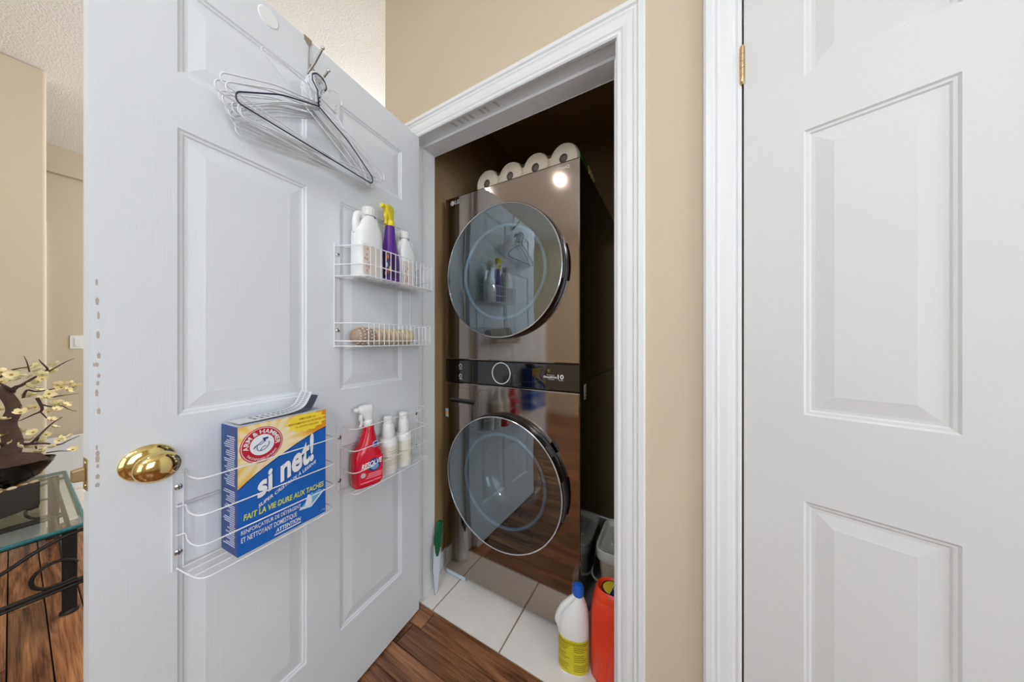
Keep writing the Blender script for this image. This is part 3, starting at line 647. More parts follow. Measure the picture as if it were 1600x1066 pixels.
def trigger(e, z, m, x=0, y=0, k=1.0, nozzle=-1):
    """spray head: collar, hood, trigger, nozzle; nozzle=-1 points left"""
    MB().lathe([(.0145*k, z), (.0155*k, z+.003), (.0150*k, z+.016*k), (.012*k, z+.020*k)], (x, y, 0), 24).build('collar', m, e, smooth=True)
    f_ = nozzle
    hd = MB().loft([(z+.018*k, .0115*k, .010*k, x, y, 2.6), (z+.034*k, .016*k, .0105*k, x+f_*.003*k, y, 2.8), (z+.048*k, .023*k, .011*k, x+f_*.008*k, y, 3), (z+.060*k, .026*k, .0105*k, x+f_*.009*k, y, 3), (z+.068*k, .020*k, .008*k, x+f_*.006*k, y, 2.6), (z+.070*k, .012*k, .005*k, x+f_*.004*k, y, 2.4)], 24).build('spray_head', m, e, smooth=True)
    MB().lathe([(.0065*k, 0), (.007*k, .004*k), (.007*k, .012*k)], (0, 0, 0), 14, 'x').build('nozzle', m, hd, smooth=True).location = (x+f_*(.032 if f_ > 0 else .044)*k, y, z+.056*k)
    MB().tube(bez([(x+f_*.018*k, y, z+.044*k), (x+f_*.024*k, y, z+.030*k), (x+f_*.021*k, y, z+.012*k), (x+f_*.026*k, y, z+.000*k)], 5), [.0062*k]*8+[.0045*k]*8, 8).build('trigger', m, hd, smooth=True)
def purple():
    e = thing('spray_bottle', .204, ZB, .050, 'purple spray bottle with yellow trigger head in the upper door basket', 'bottle'); e.rotation_euler.z += math.radians(14)
    M_PU = mat('purple_plastic', (92, 44, 140), .3)
    MB().loft([(0, .035, .028, 0, 0, 2.8), (.006, .038, .031, 0, 0, 2.8), (.05, .039, .031, 0, 0, 2.6), (.085, .036, .029, 0, 0, 2.4), (.12, .029, .025, 0, 0, 2.2), (.16, .0205, .020, 0, 0, 2), (.20, .0165, .0165, 0, 0, 2), (.208, .0155, .0155, 0, 0, 2)], 32).build('body', M_PU, e, smooth=True)
    lb = MB().loft([(.018, .0392, .0318, 0, 0, 2.6), (.05, .0400, .0318, 0, 0, 2.6), (.085, .0368, .0296, 0, 0, 2.4), (.104, .0336, .0276, 0, 0, 2.3)], 32)
    lb.f = [q for q in lb.f if len(q) == 4 and sum(lb.v[i][0] for i in q)/4 < .004 and sum(lb.v[i][1] for i in q)/4 < .012]
    lo = lb.build('label', mat('violet_dark_label', (58, 30, 84), .4), e, smooth=True)
    for c, x, y, z, r in (((206, 120, 40), -.0345, -.016, .088, .008), ((150, 190, 200), -.037, -.014, .060, .008), ((210, 90, 60), -.036, -.018, .040, .008), ((196, 190, 90), -.032, -.0215, .050, .006), ((220, 160, 150), -.039, -.010, .030, .006)):
        MB().sphere((x, y, z), r, 12, 6, (.35, .5, 1.1)).build('label_spot', mat('label_spot_%d' % c[0], c, .5), lo, smooth=True)
    trigger(e, .206, mat('yellow_plastic', (232, 214, 48), .35), k=1.05, nozzle=-1)
purple()
def roller():
    e = thing('massage_roller', .222, 1.1755, .046, 'beige ribbed roller with a dotted knobbly end in the lower door basket', 'roller')
    M_R = mat('beige_ribbed_wood', (206, 186, 152), .6); M_R2 = mat('brown_dotted_rubber', (166, 140, 122), .6); L = .125
    prof = []
    for k in range(9):
        x = -.050+k*.0188; prof += [(.020, x), (.0275, x+.003), (.029, x+.0085), (.0275, x+.014), (.020, x+.0175)]
    prof += [(.012, .119), (0, .120)]
    MB().lathe([(0, -.052)]+prof, (0, 0, 0), 28, 'x', cap=False).build('body', M_R, e, smooth=True)
    kb = MB().lathe([(0, -.125), (.012, -.124), (.022, -.118), (.028, -.106), (.030, -.090), (.029, -.070), (.026, -.058), (.02, -.052), (0, -.052)], (0, 0, 0), 28, 'x', cap=False).build('knobbly_end', M_R2, e, smooth=True)
    for r_ in range(5):
        for c_ in range(16):
            a = 2*PI*(c_+.5*(r_ % 2))/16; x = -.112+r_*.012; rr = (.0245, .0292, .0300, .0295, .027)[r_]
            MB().sphere((x, rr*math.cos(a), rr*math.sin(a)), .0030, 6, 4).build('dot', mat('pale_dot', (214, 200, 184), .6), kb)
roller()

# ---- lower right rack (stands on z = .6858)
ZC = .6862
def red_spray():
    e = thing('spray_bottle', .292, ZC, .040, 'red carpet-cleaner spray bottle with white trigger in the small rack', 'bottle'); e.rotation_euler.z += math.radians(-16)
    M_RD = mat('red_bottle_plastic', (206, 18, 44), .22, coat=.3)
    MB().loft([(0, .043, .028, 0, 0, 3.4), (.005, .046, .031, 0, 0, 3.4), (.06, .047, .031, 0, 0, 3.2), (.10, .046, .030, 0, 0, 3.0), (.118, .040, .028, .001, 0, 2.8), (.135, .030, .024, .004, 0, 2.4), (.160, .022, .020, .006, 0, 2.2), (.178, .0175, .0175, .007, 0, 2), (.188, .0175, .0175, .007, 0, 2), (.192, .0150, .0150, .007, 0, 2)], 36).build('body', M_RD, e, smooth=True)
    trigger(e, .190, mat('translucent_white_plastic', (232, 230, 228), .35), x=.007, k=1.02, nozzle=-1)
    yf = -.0320
    lb = MB().prism([(-.036, .012), (.040, .012), (.041, .095), (-.020, .100), (-.037, .070)], yf, yf+.002).build('label', mat('red_label', (214, 24, 52), .35), e)
    MB().prism([(.012+.021*math.cos(2*PI*k/28), .068+.021*math.sin(2*PI*k/28)) for k in range(28)], yf-.0004, yf).build('roundel', mat('label_navy', (40, 48, 120), .4), lb)
    MB().prism([(.014+.013*math.cos(2*PI*k/20), .062+.011*math.sin(2*PI*k/20)) for k in range(20)], yf-.0007, yf).build('roundel_sky', mat('label_sky', (112, 160, 206), .4), lb)
    text('RESOLVE', M_WHITE, lb, (-.028, yf-.0010, .060), .066, .017, bold=.03, shear=.2, warp=lambda a, b: (a, 0, b+a*.16))
    MB().prism([(-.022+.008*math.cos(2*PI*k/12), .042+.008*math.sin(2*PI*k/12)) for k in range(12)], yf-.0004, yf).build('seal', mat('label_grey', (190, 192, 186), .5), lb)
    M_PK = mat('label_pink_line', (246, 190, 196), .5)
    for x0, x1, z in ((-.006, .038, .040), (-.010, .038, .034), (-.014, .036, .028), (-.030, .010, .016), (.012, .036, .017)): MB().box(x0, x1, yf-.0004, yf, z, z+.0018).build('label_line', M_PK, lb)
    MB().prism([(.008, .120), (.030, .124), (.026, .144), (.012, .140)], -.0262, -.024).build('neck_label', mat('label_pale_blue', (170, 176, 214), .4), e)
    MB().prism([(.014, .125), (.026, .127), (.024, .140), (.015, .138)], -.0266, -.026).build('neck_mark', mat('label_navy', (40, 48, 120), .4), e)
red_spray()
M_CREAM = mat('cream_label', (226, 222, 206), .5)
def pump_bottle(s, label, rz):
    e = thing('mist_bottle', s, ZC, .040, label, 'bottle', 'small white mist bottles'); e.rotation_euler.z += rz
    MB().lathe([(0, 0), (.029, 0), (.0315, .004), (.0315, .110), (.029, .120), (.024, .126), (.0205, .128), (0, .128)], (0, 0, 0), 32, cap=False).build('body', M_HDPE, e, smooth=True)
    lb = MB().lathe([(.0319, .022), (.0319, .100)], (0, 0, 0), 40, cap=False).build('label', M_CREAM, e, smooth=True)
    MB().lathe([(.0322, .062), (.0322, .064)], (0, 0, 0), 40, cap=False).build('label_stripe', mat('label_taupe', (176, 168, 150), .6), lb)
    for z, a0, a1 in ((.082, -2.3, -.9), (.074, -2.2, -1.2), (.050, -2.3, -1.0), (.043, -2.3, -1.5), (.036, -2.3, -1.1)):
        m_ = MB()
        for k in range(9):
            a = a0+(a1-a0)*k/8; m_.v += [(.0323*math.cos(a), .0323*math.sin(a), z), (.0323*math.cos(a), .0323*math.sin(a), z+.0016)]
        m_.f = [(2*k, 2*k+2, 2*k+3, 2*k+1) for k in range(8)]; m_.build('label_line', mat('label_taupe', (176, 168, 150), .6), lb)
    c = MB().lathe([(.0225, .127), (.0235, .129), (.0185, .172), (.0178, .174), (0, .174)], (0, 0, 0), 28, cap=False).build('cap', M_HDPE, e, smooth=True)
    MB().lathe([(.0165, .172), (.0165, .186), (.0170, .188), (.0160, .200), (.0135, .202), (0, .202)], (0, 0, 0), 24, cap=False).build('actuator', M_HDPE, c, smooth=True)
pump_bottle(.202, 'small white mist bottle beside the red spray bottle', 0); pump_bottle(.130, 'small white mist bottle nearest the hinge in the small rack', .6)

# ---- the big detergent box
def soap_box():
    BW, BD, BH = .188, .074, .282
    e = thing('detergent_box', .548, .6905, .0865, 'blue and yellow washing soda box standing in the wire rack', 'box')   # origin: front face, bottom centre
    M_BX = mat('box_blue', (14, 96, 184), .38); M_BXD = mat('box_navy_side', (40, 66, 128), .45)
    MB().box(-BW/2, BW/2, 0, BD, 0, BH).build('carton', M_BX, e, bevel=.0012)
    X = lambda u: -BW/2+u*BW
    Z = lambda v: v*BH
    # left side panel with small print
    MB().box(-BW/2-.0003, -BW/2+.001, .0008, BD-.0008, .001, BH-.001).build('side_panel', M_BXD, e)
    m_ = MB(); z = .262
    while z > .016:
        if random.random() < .86:
            a = .010+random.uniform(0, .004); bq = random.uniform(.045, .064) if random.random() < .8 else .034
            y = a
            while y < bq:
                q = random.uniform(.003, .008); m_.box(-BW/2-.0006, -BW/2-.0002, y, min(y+q, bq), z, z+.0021); y += q+.0012
        z -= .0046
    tag(m_.build('small_print', mat('print_pale', (206, 212, 226), .5), e), kind='stuff')
    MB().box(-BW/2+.001, BW/2-.001, .001, BD-.001, BH-.0004, BH+.0004).build('top_flap', mat('flap_grey', (200, 200, 204), .6), e)
    # sunburst top of the front
    mt = bpy.data.materials.new('sunburst_print'); mt.use_nodes = True; nt = mt.node_tree; bs = nt.nodes['Principled BSDF']; bs.inputs['Roughness'].default_value = .4
    tc = nt.nodes.new('ShaderNodeTexCoord'); mp = nt.nodes.new('ShaderNodeMapping'); mp.inputs['Location'].default_value = (-X(.30), 0, -Z(.80)); nt.links.new(tc.outputs['Object'], mp.inputs[0])
    ln = nt.nodes.new('ShaderNodeVectorMath'); ln.operation = 'LENGTH'; nt.links.new(mp.outputs[0], ln.inputs[0])
    sx = nt.nodes.new('ShaderNodeSeparateXYZ'); nt.links.new(mp.outputs[0], sx.inputs[0])
    at = nt.nodes.new('ShaderNodeMath'); at.operation = 'ARCTAN2'; nt.links.new(sx.outputs['Z'], at.inputs[0]); nt.links.new(sx.outputs['X'], at.inputs[1])
    mu = nt.nodes.new('ShaderNodeMath'); mu.operation = 'MULTIPLY'; mu.inputs[1].default_value = 17; nt.links.new(at.outputs[0], mu.inputs[0])
    sn = nt.nodes.new('ShaderNodeMath'); sn.operation = 'SINE'; nt.links.new(mu.outputs[0], sn.inputs[0])
    s2 = nt.nodes.new('ShaderNodeMath'); s2.operation = 'MULTIPLY_ADD'; s2.inputs[1].default_value = .016; nt.links.new(sn.outputs[0], s2.inputs[0]); nt.links.new(ln.outputs['Value'], s2.inputs[2])
    cr = nt.nodes.new('ShaderNodeValToRGB'); el = cr.color_ramp.elements; el[0].position = .045; el[0].color = (*lin((246, 228, 186)), 1); el[1].position = .115; el[1].color = (*lin((232, 150, 26)), 1)
    q = el.new(.075); q.color = (*lin((244, 208, 110)), 1)
    nt.links.new(s2.outputs[0], cr.inputs[0]); nt.links.new(cr.outputs[0], bs.inputs['Base Color'])
    curve = [(0, .515), (.08, .555), (.18, .60), (.30, .645), (.45, .695), (.6, .742), (.75, .782), (.9, .815), (1, .83)]
    MB().prism([(X(u), Z(v)) for u, v in curve]+[(X(1), Z(.999)), (X(0), Z(.999))], -.0003, 0).build('sunburst', mt, e)
    MB().prism([(X(u), Z(v-.006)) for u, v in curve]+[(X(u), Z(v+.004)) for u, v in curve[::-1]], -.0005, 0).build('blue_edge', mat('box_navy', (14, 50, 130), .4), e)
    # round badge
    cx, cz, R = X(.232), Z(.822), .0405
    disc = lambda r, y, m, nm, par: MB().prism([(cx+r*math.cos(2*PI*k/48), cz+r*math.sin(2*PI*k/48)) for k in range(48)], y, 0).build(nm, m, par)
    M_RED = mat('badge_red', (190, 20, 50), .4)
    bdg = disc(R, -.0008, M_RED, 'badge', e); disc(R-.0018, -.0010, M_WHITE, 'badge_ring', bdg); disc(R-.0030, -.0012, M_RED, 'badge_red', bdg); disc(.0232, -.0014, mat('badge_centre', (236, 240, 246), .4), 'badge_centre', bdg)
    def arc(r, a0, dirn):
        def f_(a, b):
            th = a0-dirn*a/r; rr = r+dirn*b; return (cx+rr*math.cos(th), -.0016, cz+rr*math.sin(th))
        return f_
    text('ARM & HAMMER', M_WHITE, bdg, (0, 0, 0), .0255*math.radians(205), .0095, bold=.02, warp=arc(.0255, math.radians(192), 1))
    text('THE STANDARD OF PURITY', M_WHITE, bdg, (0, 0, 0), .0345*math.radians(118), .0045, bold=.01, warp=arc(.0345, math.radians(211), -1))
    M_INK = mat('badge_ink', (40, 60, 120), .5)
    ink = MB(); P = lambda x, z: (cx+x, -.0017, cz+z)
    for pts in ([(-.015, -.002), (-.009, .002), (-.003, .001), (.003, .006), (.006, .009)], [(-.009, .002), (-.010, -.008), (-.004, -.013), (.006, -.010), (.012, -.003), (.013, .004)], [(-.016, -.003), (.004, .011)], [(-.004, -.013), (.000, -.006), (.007, -.004)], [(-.017, -.0055), (-.012, -.001)]):
        ink.tube(bez([P(*q) for q in pts], 4), .0007, 5)
    ink.box(cx+.001, cx+.011, -.0020, -.0013, cz+.011, cz+.015).box(cx+.003, cx+.006, -.0020, -.0013, cz+.006, cz+.012); ink.build('arm_drawing', M_INK, bdg)
    # star flash
    st = []
    for k in range(26):
        a = PI+PI*2*k/26; r = (1.0, .80)[k % 2]; st.append((X(.745)+.050*r*math.cos(a)*1.0, Z(.925)+.026*r*math.sin(a)))
    st = [(min(x, X(.998)), min(z, Z(.998))) for x, z in st]
    fl_ = MB().prism(st, -.0008, 0).build('flash', mat('flash_yellow', (248, 222, 62), .4), e)
    M_BR = mat('flash_text', (176, 96, 24), .5)
    text('AMÉLIORE LA', M_BR, fl_, (X(.64), -.0011, Z(.950)), .040, .0064, bold=.005)
    text('PERFORMANCE DU DÉTERGENT', M_BR, fl_, (X(.515), -.0011, Z(.915)), .085, .0064, bold=.005)
    text('À LESSIVE LIQUIDE', M_BR, fl_, (X(.60), -.0011, Z(.880)), .055, .0064, bold=.005)
    # big lettering climbing to the right
    B0, SL = (X(.185), Z(.385)), (Z(.545)-Z(.385))/(X(.82)-X(.185))
    Wd = X(.83)-X(.185)
    big = lambda a, b: (B0[0]+a, 0, B0[1]+a*SL+b*(.78+.34*a/Wd))
    off = lambda dx, dz: (lambda a, b: (big(a, b)[0]+dx, 0, big(a, b)[2]+dz))
    text('si net!', mat('box_navy', (14, 50, 130), .4), e, (0, -.0004, 0), Wd, .066, bold=.05, warp=off(.0015, -.0012))
    text('si net!', M_WHITE, e, (0, -.0008, 0), Wd, .066, bold=.035, warp=off(0, 0))
    text('SUPER CRISTAUX À LESSIVE', M_WHITE, e, (0, -.0008, 0), X(.86)-X(.195), .0105, bold=.02, warp=lambda a, b: (X(.195)+a, 0, Z(.315)+a*SL*1.18+b))
    text('FAIT LA VIE DURE AUX TACHES', mat('box_lime', (222, 226, 60), .4), e, (X(.052), -.0006, Z(.262)), X(.968)-X(.052), .0135, bold=.02, shear=.15)
    text('RENFORÇATEUR DE DÉTERGENT', M_WHITE, e, (X(.030), -.0006, Z(.152)), X(.665)-X(.030), .0135, bold=.008)
    text('ET NETTOYANT DOMESTIQUE', M_WHITE, e, (X(.030), -.0006, Z(.090)), X(.615)-X(.030), .0135, bold=.008)
    text('ATTENTION', M_WHITE, e, (X(.375), -.0006, Z(.042)), X(.665)-X(.375), .0100, bold=.02, shear=.15)
    MB().box(X(.36), X(.665), -.0006, 0, Z(.024), Z(.032)).build('caution_bar', M_WHITE, e)
    text('2 kg', mat('print_pale', (206, 212, 226), .5), e, (X(.93), -.0006, Z(.025)), .010, .006)
    # tray with cloth and powder
    tr = MB().prism([(X(.645), Z(.135)), (X(.80), Z(.118)), (X(.985), Z(.225)), (X(.965), Z(.232)), (X(.80), Z(.142)), (X(.66), Z(.158))], -.0007, 0).build('tray_print', mat('tray_white', (214, 232, 244), .4), e)
    MB().prism([(X(.68), Z(.160)), (X(.80), Z(.145)), (X(.95), Z(.232)), (X(.90), Z(.250)), (X(.84), Z(.232)), (X(.80), Z(.250)), (X(.76), Z(.215)), (X(.73), Z(.19))], -.0005, 0).build('cloth_print', mat('cloth_sky', (110, 180, 220), .4), tr)
    MB().prism([(X(.715), Z(.150)), (X(.80), Z(.145)), (X(.81), Z(.19)), (X(.785), Z(.235)), (X(.755), Z(.245)), (X(.735), Z(.20))], -.0009, 0).build('powder_print', M_WHITE, tr)
soap_box()
def leaflet():
    e = thing('leaflet', .548, .6905+.2835, .050, 'folded printed leaflet curling up on top of the detergent box', 'leaflet')
    M_LP = mat('leaflet_paper', (214, 214, 216), .6); M_LD = mat('leaflet_ink', (130, 132, 140), .6); M_LE = mat('leaflet_back', (96, 100, 118), .5)
    def sheet(x0, pts, w_, y0, t, m, nm):
        mb = MB(); n = len(pts)
        for (x, z) in pts: mb.v += [(x0+x, y0-w_/2, z), (x0+x, y0+w_/2, z), (x0+x+t*.4, y0-w_/2, z-t), (x0+x+t*.4, y0+w_/2, z-t)]
        for i in range(n-1):
            a, b = i*4, i*4+4; mb.f += [(a, b, b+1, a+1), (a+2, a+3, b+3, b+2), (a, a+2, b+2, b), (a+1, b+1, b+3, a+3)]
        mb.f += [(0, 1, 3, 2), ((n-1)*4, (n-1)*4+2, (n-1)*4+3, (n-1)*4+1)]
        return mb.build(nm, m, e, smooth=True)
    curve = bez([(-.088, 0, .004), (-.03, 0, .0045), (.02, 0, .007), (.045, 0, .016), (.058, 0, .036), (.064, 0, .050)], 5)
    pts = [(p.x, p.z) for p in curve]
    pg = sheet(0, pts, .052, 0, .0012, M_LP, 'page')
    sheet(.012, [(x+.006, max(z-.012, .002)) for x, z in pts[8:]], .050, .004, .0012, M_LE, 'page')
    for k in range(3, len(pts)-2, 1):
        for y in (-.017, .003):
            x, z = pts[k]; x2, z2 = pts[k+1]; mb = MB(); ox = -.0006
            mb.add([(x+ox, y, z+.0006), (x+ox, y+.013, z+.0006), (x+(x2-x)*.4+ox, y+.013, z+(z2-z)*.4+.0006), (x+(x2-x)*.4+ox, y, z+(z2-z)*.4+.0006)], [(0, 1, 2, 3)]).build('print_line', M_LD, pg)
leaflet()

# ---- over-door hook and the bundle of wire hangers
hk = thing('door_hook', .452, 1.90, 0, 'steel over-door double hook gripping the top of the open door', 'hook')
MB().add([(-.010, -.002, .1245), (.010, -.002, .1245), (.0045, -.0025, .112), (.001, -.0025, .112), (-.010, .0, .1255), (.010, .0, .1255), (.0045, 0, .112), (.001, 0, .112)], [(0, 1, 2, 3), (7, 6, 5, 4), (0, 4, 5, 1), (1, 5, 6, 2), (2, 6, 7, 3), (3, 7, 4, 0)]).build('flange', M_STEEL, hk)
MB().box(-.010, .010, -.002, .038, .1350, .1362).box(-.010, .010, -.002, -.0005, .122, .1362).box(-.010, .010, .0362, .038, .10, .1362).build('top_strap', M_STEEL, hk)
MB().tube(fillet([(.0025, -.003, .114), (0, -.004, .02), (.022, -.004, .008), (.022, -.004, .05), (.004, -.004, .062)], .008), .0016, 8).build('wire_loop', M_STEEL, hk, smooth=True)
for (x, z, L_, up) in ((-.002, .030, .062, .052), (.022, .016, .05, .028)):
    p = MB().tube([(x, -.003, z), (x+.004, -L_*.5, z+up*.45), (x+.006, -L_, z+up)], .0030, 10).build('prong', M_STEEL, hk, smooth=True)
    MB().sphere((x+.006, -L_-.001, z+up+.001), .0052, 12, 8).build('knob', M_CHROME, p, smooth=True)
def hanger_mesh(W, H, hookr=.019, neck=.048, bow=.006, sag=.0, body=0):
    """plane xz, hook apex at the origin"""
    zt = -hookr*2-neck
    hook = [(hookr*math.cos(math.radians(a)), 0, -hookr+hookr*math.sin(math.radians(a))) for a in range(-35, 181, 18)]
    hook += [(-hookr+.002, 0, -hookr-.010), (-.004, 0, -hookr*2-.006), (0, 0, zt)]
    tri = fillet([(0, 0, zt), (-W*.25, 0, zt-H*.36+bow), (-W/2, 0, zt-H*.83), (-W/2+.002, 0, zt-H), (W/2-.002, 0, zt-H-sag), (W/2, 0, zt-H*.83), (W*.25, 0, zt-H*.36+bow), (0.001, .001, zt)], .020, 5)
    if body:
        c, s_ = math.cos(body), math.sin(body); tri = [Vector((c*p[0]+s_*(p[2]-zt), p[1], zt-s_*p[0]+c*(p[2]-zt))) for p in tri]
    return hook, tri, zt
hm = {}
def hanger(x, y, z, rot, yaw, m, label, group, W=.405, H=.125, r=.00125, key='std', roll=0, body=0, neck=.048):
    if (key, m.name) not in hm:
        hook, tri, zt = hanger_mesh(W, H, neck=neck, body=body)
        tw = [(.0024*math.cos(k*.9), .0024*math.sin(k*.9), zt+.004+k*.0016) for k in range(15)]
        hm[(key, m.name)] = (MB().tube(hook, r, 6).mesh('hook', m, True), MB().tube(tri, r, 6).mesh('shoulder_wire', m, True), MB().tube(tw, r*.95, 5).mesh('twist', m, True))
    p = onDoor(.448-x, 1.90+z, -y)
    e = tag(empty('wire_hanger', p), label, 'hanger', group)
    e.rotation_euler = (Matrix.Rotation(TH, 4, 'Z') @ Matrix.Rotation(yaw, 4, 'Z') @ Matrix.Rotation(rot, 4, 'Y') @ Matrix.Rotation(roll, 4, 'X')).to_euler()
    for nm, me in zip(('hook', 'shoulder_wire', 'twist'), hm[(key, m.name)]):
        o = bpy.data.objects.new(nm, me); COL.objects.link(o); o.parent = e
G = 'wire hangers on the over-door hook'; LB = 'thin white wire hanger in the bundle on the over-door hook'
cfg = [(-9, -2), (-6, 1), (-4, -1), (-2, 3), (-1, -3), (1, 2), (3, -2), (5, 4), (-7, 5), (-3, -5), (2, 6), (-5, -4), (6, 1)]
for i, (ro, ya) in enumerate(cfg):
    hanger(-.012+random.uniform(-.006, .006), -.018-.0042*i, -.016+.0012*i+random.uniform(-.003, .003), math.radians(ro-1), math.radians(ya*.6), M_WIRE2, LB, G, W=.385, H=.122, r=.0018)
hanger(-.016, -.075, -.012, math.radians(1), math.radians(1), M_NAVY, 'navy-coated wire hanger at the front of the hanger bundle', G, W=.350, H=.124, r=.0017)
hanger(.036, -.064, -.012, 0, math.radians(-2), M_WIRE2, 'white wire hanger tipped up steeply across the front of the bundle', G, W=.33, H=.075, key='tip', r=.0017, body=math.radians(34), neck=.026)
# ================================================================ glass table with iron frame, left
GX0, GX1, GY0, GY1, GZ = -2.262, -1.268, -1.75, -.716, .372
tb = tag(empty('glass_table', (-1.28, -.75, 0)), 'low glass-topped table with black scrolled iron frame on the wood floor', 'table')
T = lambda x, y, z: (x+1.28, y+.75, z)
M_IRON = mat('black_iron', (34, 32, 30), .45, .3); M_TEAL = mat('teal_glass_edge', (38, 104, 108), .08, 0, .8)
M_TGL = glassmat('table_glass', (.88, .93, .91), .02, 1.52)
def gbox(x0, x1, y0, y1, z0, z1):
    a = T(x0, y0, z0); b_ = T(x1, y1, z1); return MB().box(a[0], b_[0], a[1], b_[1], z0, z1)
gt = gbox(GX0, GX1, GY0, GY1, GZ-.012, GZ).build('glass_top', M_TGL, tb)
rim = fillet([T(GX0, GY0, GZ-.007), T(GX1, GY0, GZ-.007), T(GX1, GY1, GZ-.007), T(GX0, GY1, GZ-.007)], .01, 3, True)
MB().tube(rim, .0085, 8, True).build('glass_edge', M_TEAL, gt, smooth=True)
LEGS = [(-1.298, -.752), (-1.298, -1.70), (-2.235, -.752), (-2.235, -1.70)]
for (x, y) in LEGS:
    o = gbox(x-.018, x+.018, y-.018, y+.018, .012, GZ-.016).build('leg', M_IRON, tb, bevel=.004)
    a = T(x, y, 0); MB().lathe([(.022, 0), (.026, .004), (.024, .012), (.016, .018)], (a[0], a[1], 0), 16).build('foot_pad', M_IRON, o, smooth=True)
for x in (-1.298, -2.235):
    MB().tube([T(x, -1.70, GZ-.022), T(x, -.74, GZ-.022)], .008, 8).build('top_rail', M_IRON, tb, smooth=True)
    for dz in (0, .016): MB().tube([T(x+.020, -1.72, .118+dz), T(x+.020, -.715, .118+dz)], .0075, 8).build('lower_rail', M_IRON, tb, smooth=True)
    MB().tube(bez([T(x+.020, -1.56, GZ-.030), T(x+.020, -1.45, .32), T(x+.020, -1.36, .26), T(x+.020, -1.226, .23), T(x+.020, -1.10, .235), T(x+.020, -.99, .235), T(x+.020, -.90, .265), T(x+.020, -.83, .308), T(x+.020, -.765, .336), T(x+.020, -.72, .342)], 6), .0075, 8).build('arch', M_IRON, tb, smooth=True)
    for sy, yy in ((1, -.785), (-1, -1.66)):
        pts = [T(x+.020, yy+sy*(.052*math.cos(a)*(1 if a > 0 else 1)), .192+.050*math.sin(a)) for a in [math.radians(q) for q in range(20, 290, 15)]]
        pts += [T(x+.020, yy+sy*.05, .145)]
        MB().tube(pts, .0065, 8).build('scroll', M_IRON, tb, smooth=True)
for y in (-.752, -1.70): MB().tube([T(-2.235, y, .126), T(-1.298, y, .126)], .0075, 8).tube([T(-2.235, y, GZ-.022), T(-1.298, y, GZ-.022)], .007, 8).build('side_rail', M_IRON, tb, smooth=True)

# ================================================================ blossom bonsai on the table
def C3(px, py, x):                       # design aid: position on the upright plane x = const
    yw = math.radians(29.8); r = Vector((math.cos(yw), math.sin(yw), 0)); f_ = Vector((-math.sin(yw), math.cos(yw), 0))
    d = r*((px-800)/448)+f_+Vector((0, 0, (533-py)/448)); k = (x-.96)/d.x; return Vector((.96, -.876, 1.16))+d*k
PB = Vector((-1.655, -.90, GZ))
pl = tag(empty('blossom_bonsai', PB), 'artificial bonsai tree with pale yellow blossoms in a black box planter', 'bonsai')
M_POT = mat('black_planter', (34, 31, 28), .55, bump=((60, 60, 60), .2, .001)); M_BARK = mat('brown_bark', (84, 66, 54), .85, bump=((60, 60, 25), .8, .006))
pr = math.radians(-36)
pot = MB().box(-.075, .075, -.055, .055, .012, .124).build('planter', M_POT, pl, bevel=.003); pot.rotation_euler.z = math.radians(128)
for sx in (-1, 1):
    for sy in (-1, 1): MB().box(sx*.06-.012, sx*.06+.012, sy*.042-.011, sy*.042+.011, 0, .014).build('foot', M_POT, pot)
for k in range(26):
    x, y = random.uniform(-.066, .066), random.uniform(-.047, .047)
    MB().sphere((x, y, .124+random.uniform(-.003, .004)), random.uniform(.010, .014), 10, 6, (1.2, 1, .7)).build('pebble', mat(('pebble_tan', 'pebble_pale', 'pebble_brown')[k % 3], ((178, 150, 116), (206, 190, 164), (140, 108, 80))[k % 3], .6), pot, smooth=True)
XP = -1.72
loc = lambda px, py, dx=0: C3(px, py, XP+dx)-PB
# glossy dark leaf-shaped bowl the trunk grows from
bw = MB().loft([(0, .05, .05, 0, 0, 2), (.02, .11, .085, 0, 0, 2), (.05, .15, .11, 0, 0, 2), (.062, .158, .115, 0, 0, 2), (.058, .146, .104, 0, 0, 2), (.03, .09, .07, 0, 0, 2)], 28).build('dark_bowl', mat('black_glaze', (12, 12, 12), .12), pl, smooth=True)
bw.scale = (.8, .8, 1.7); q = loc(8, 733); bw.location = (q.x+.03, q.y, .124); bw.rotation_euler = (0, 0, math.radians(75))
mo = MB().loft([(0, .13, .095, 0, 0, 2), (.018, .10, .07, 0, 0, 2), (.030, .03, .03, 0, 0, 2)], 20).build('moss_mound', mat('brown_moss', (74, 54, 44), .95, bump=((90, 90, 90), 1, .01)), pl, smooth=True)
q = loc(10, 706); mo.scale = (.85, .85, 2.0); mo.location = (q.x+.02, q.y, .212); mo.rotation_euler = (0, 0, math.radians(75))
tr = MB().tube(bez([loc(14, 712), loc(20, 690), loc(12, 664), loc(22, 640), loc(10, 618), loc(-6, 606)], 5), [.030-.0006*k for k in range(26)], 12).build('trunk', M_BARK, pl, smooth=True)
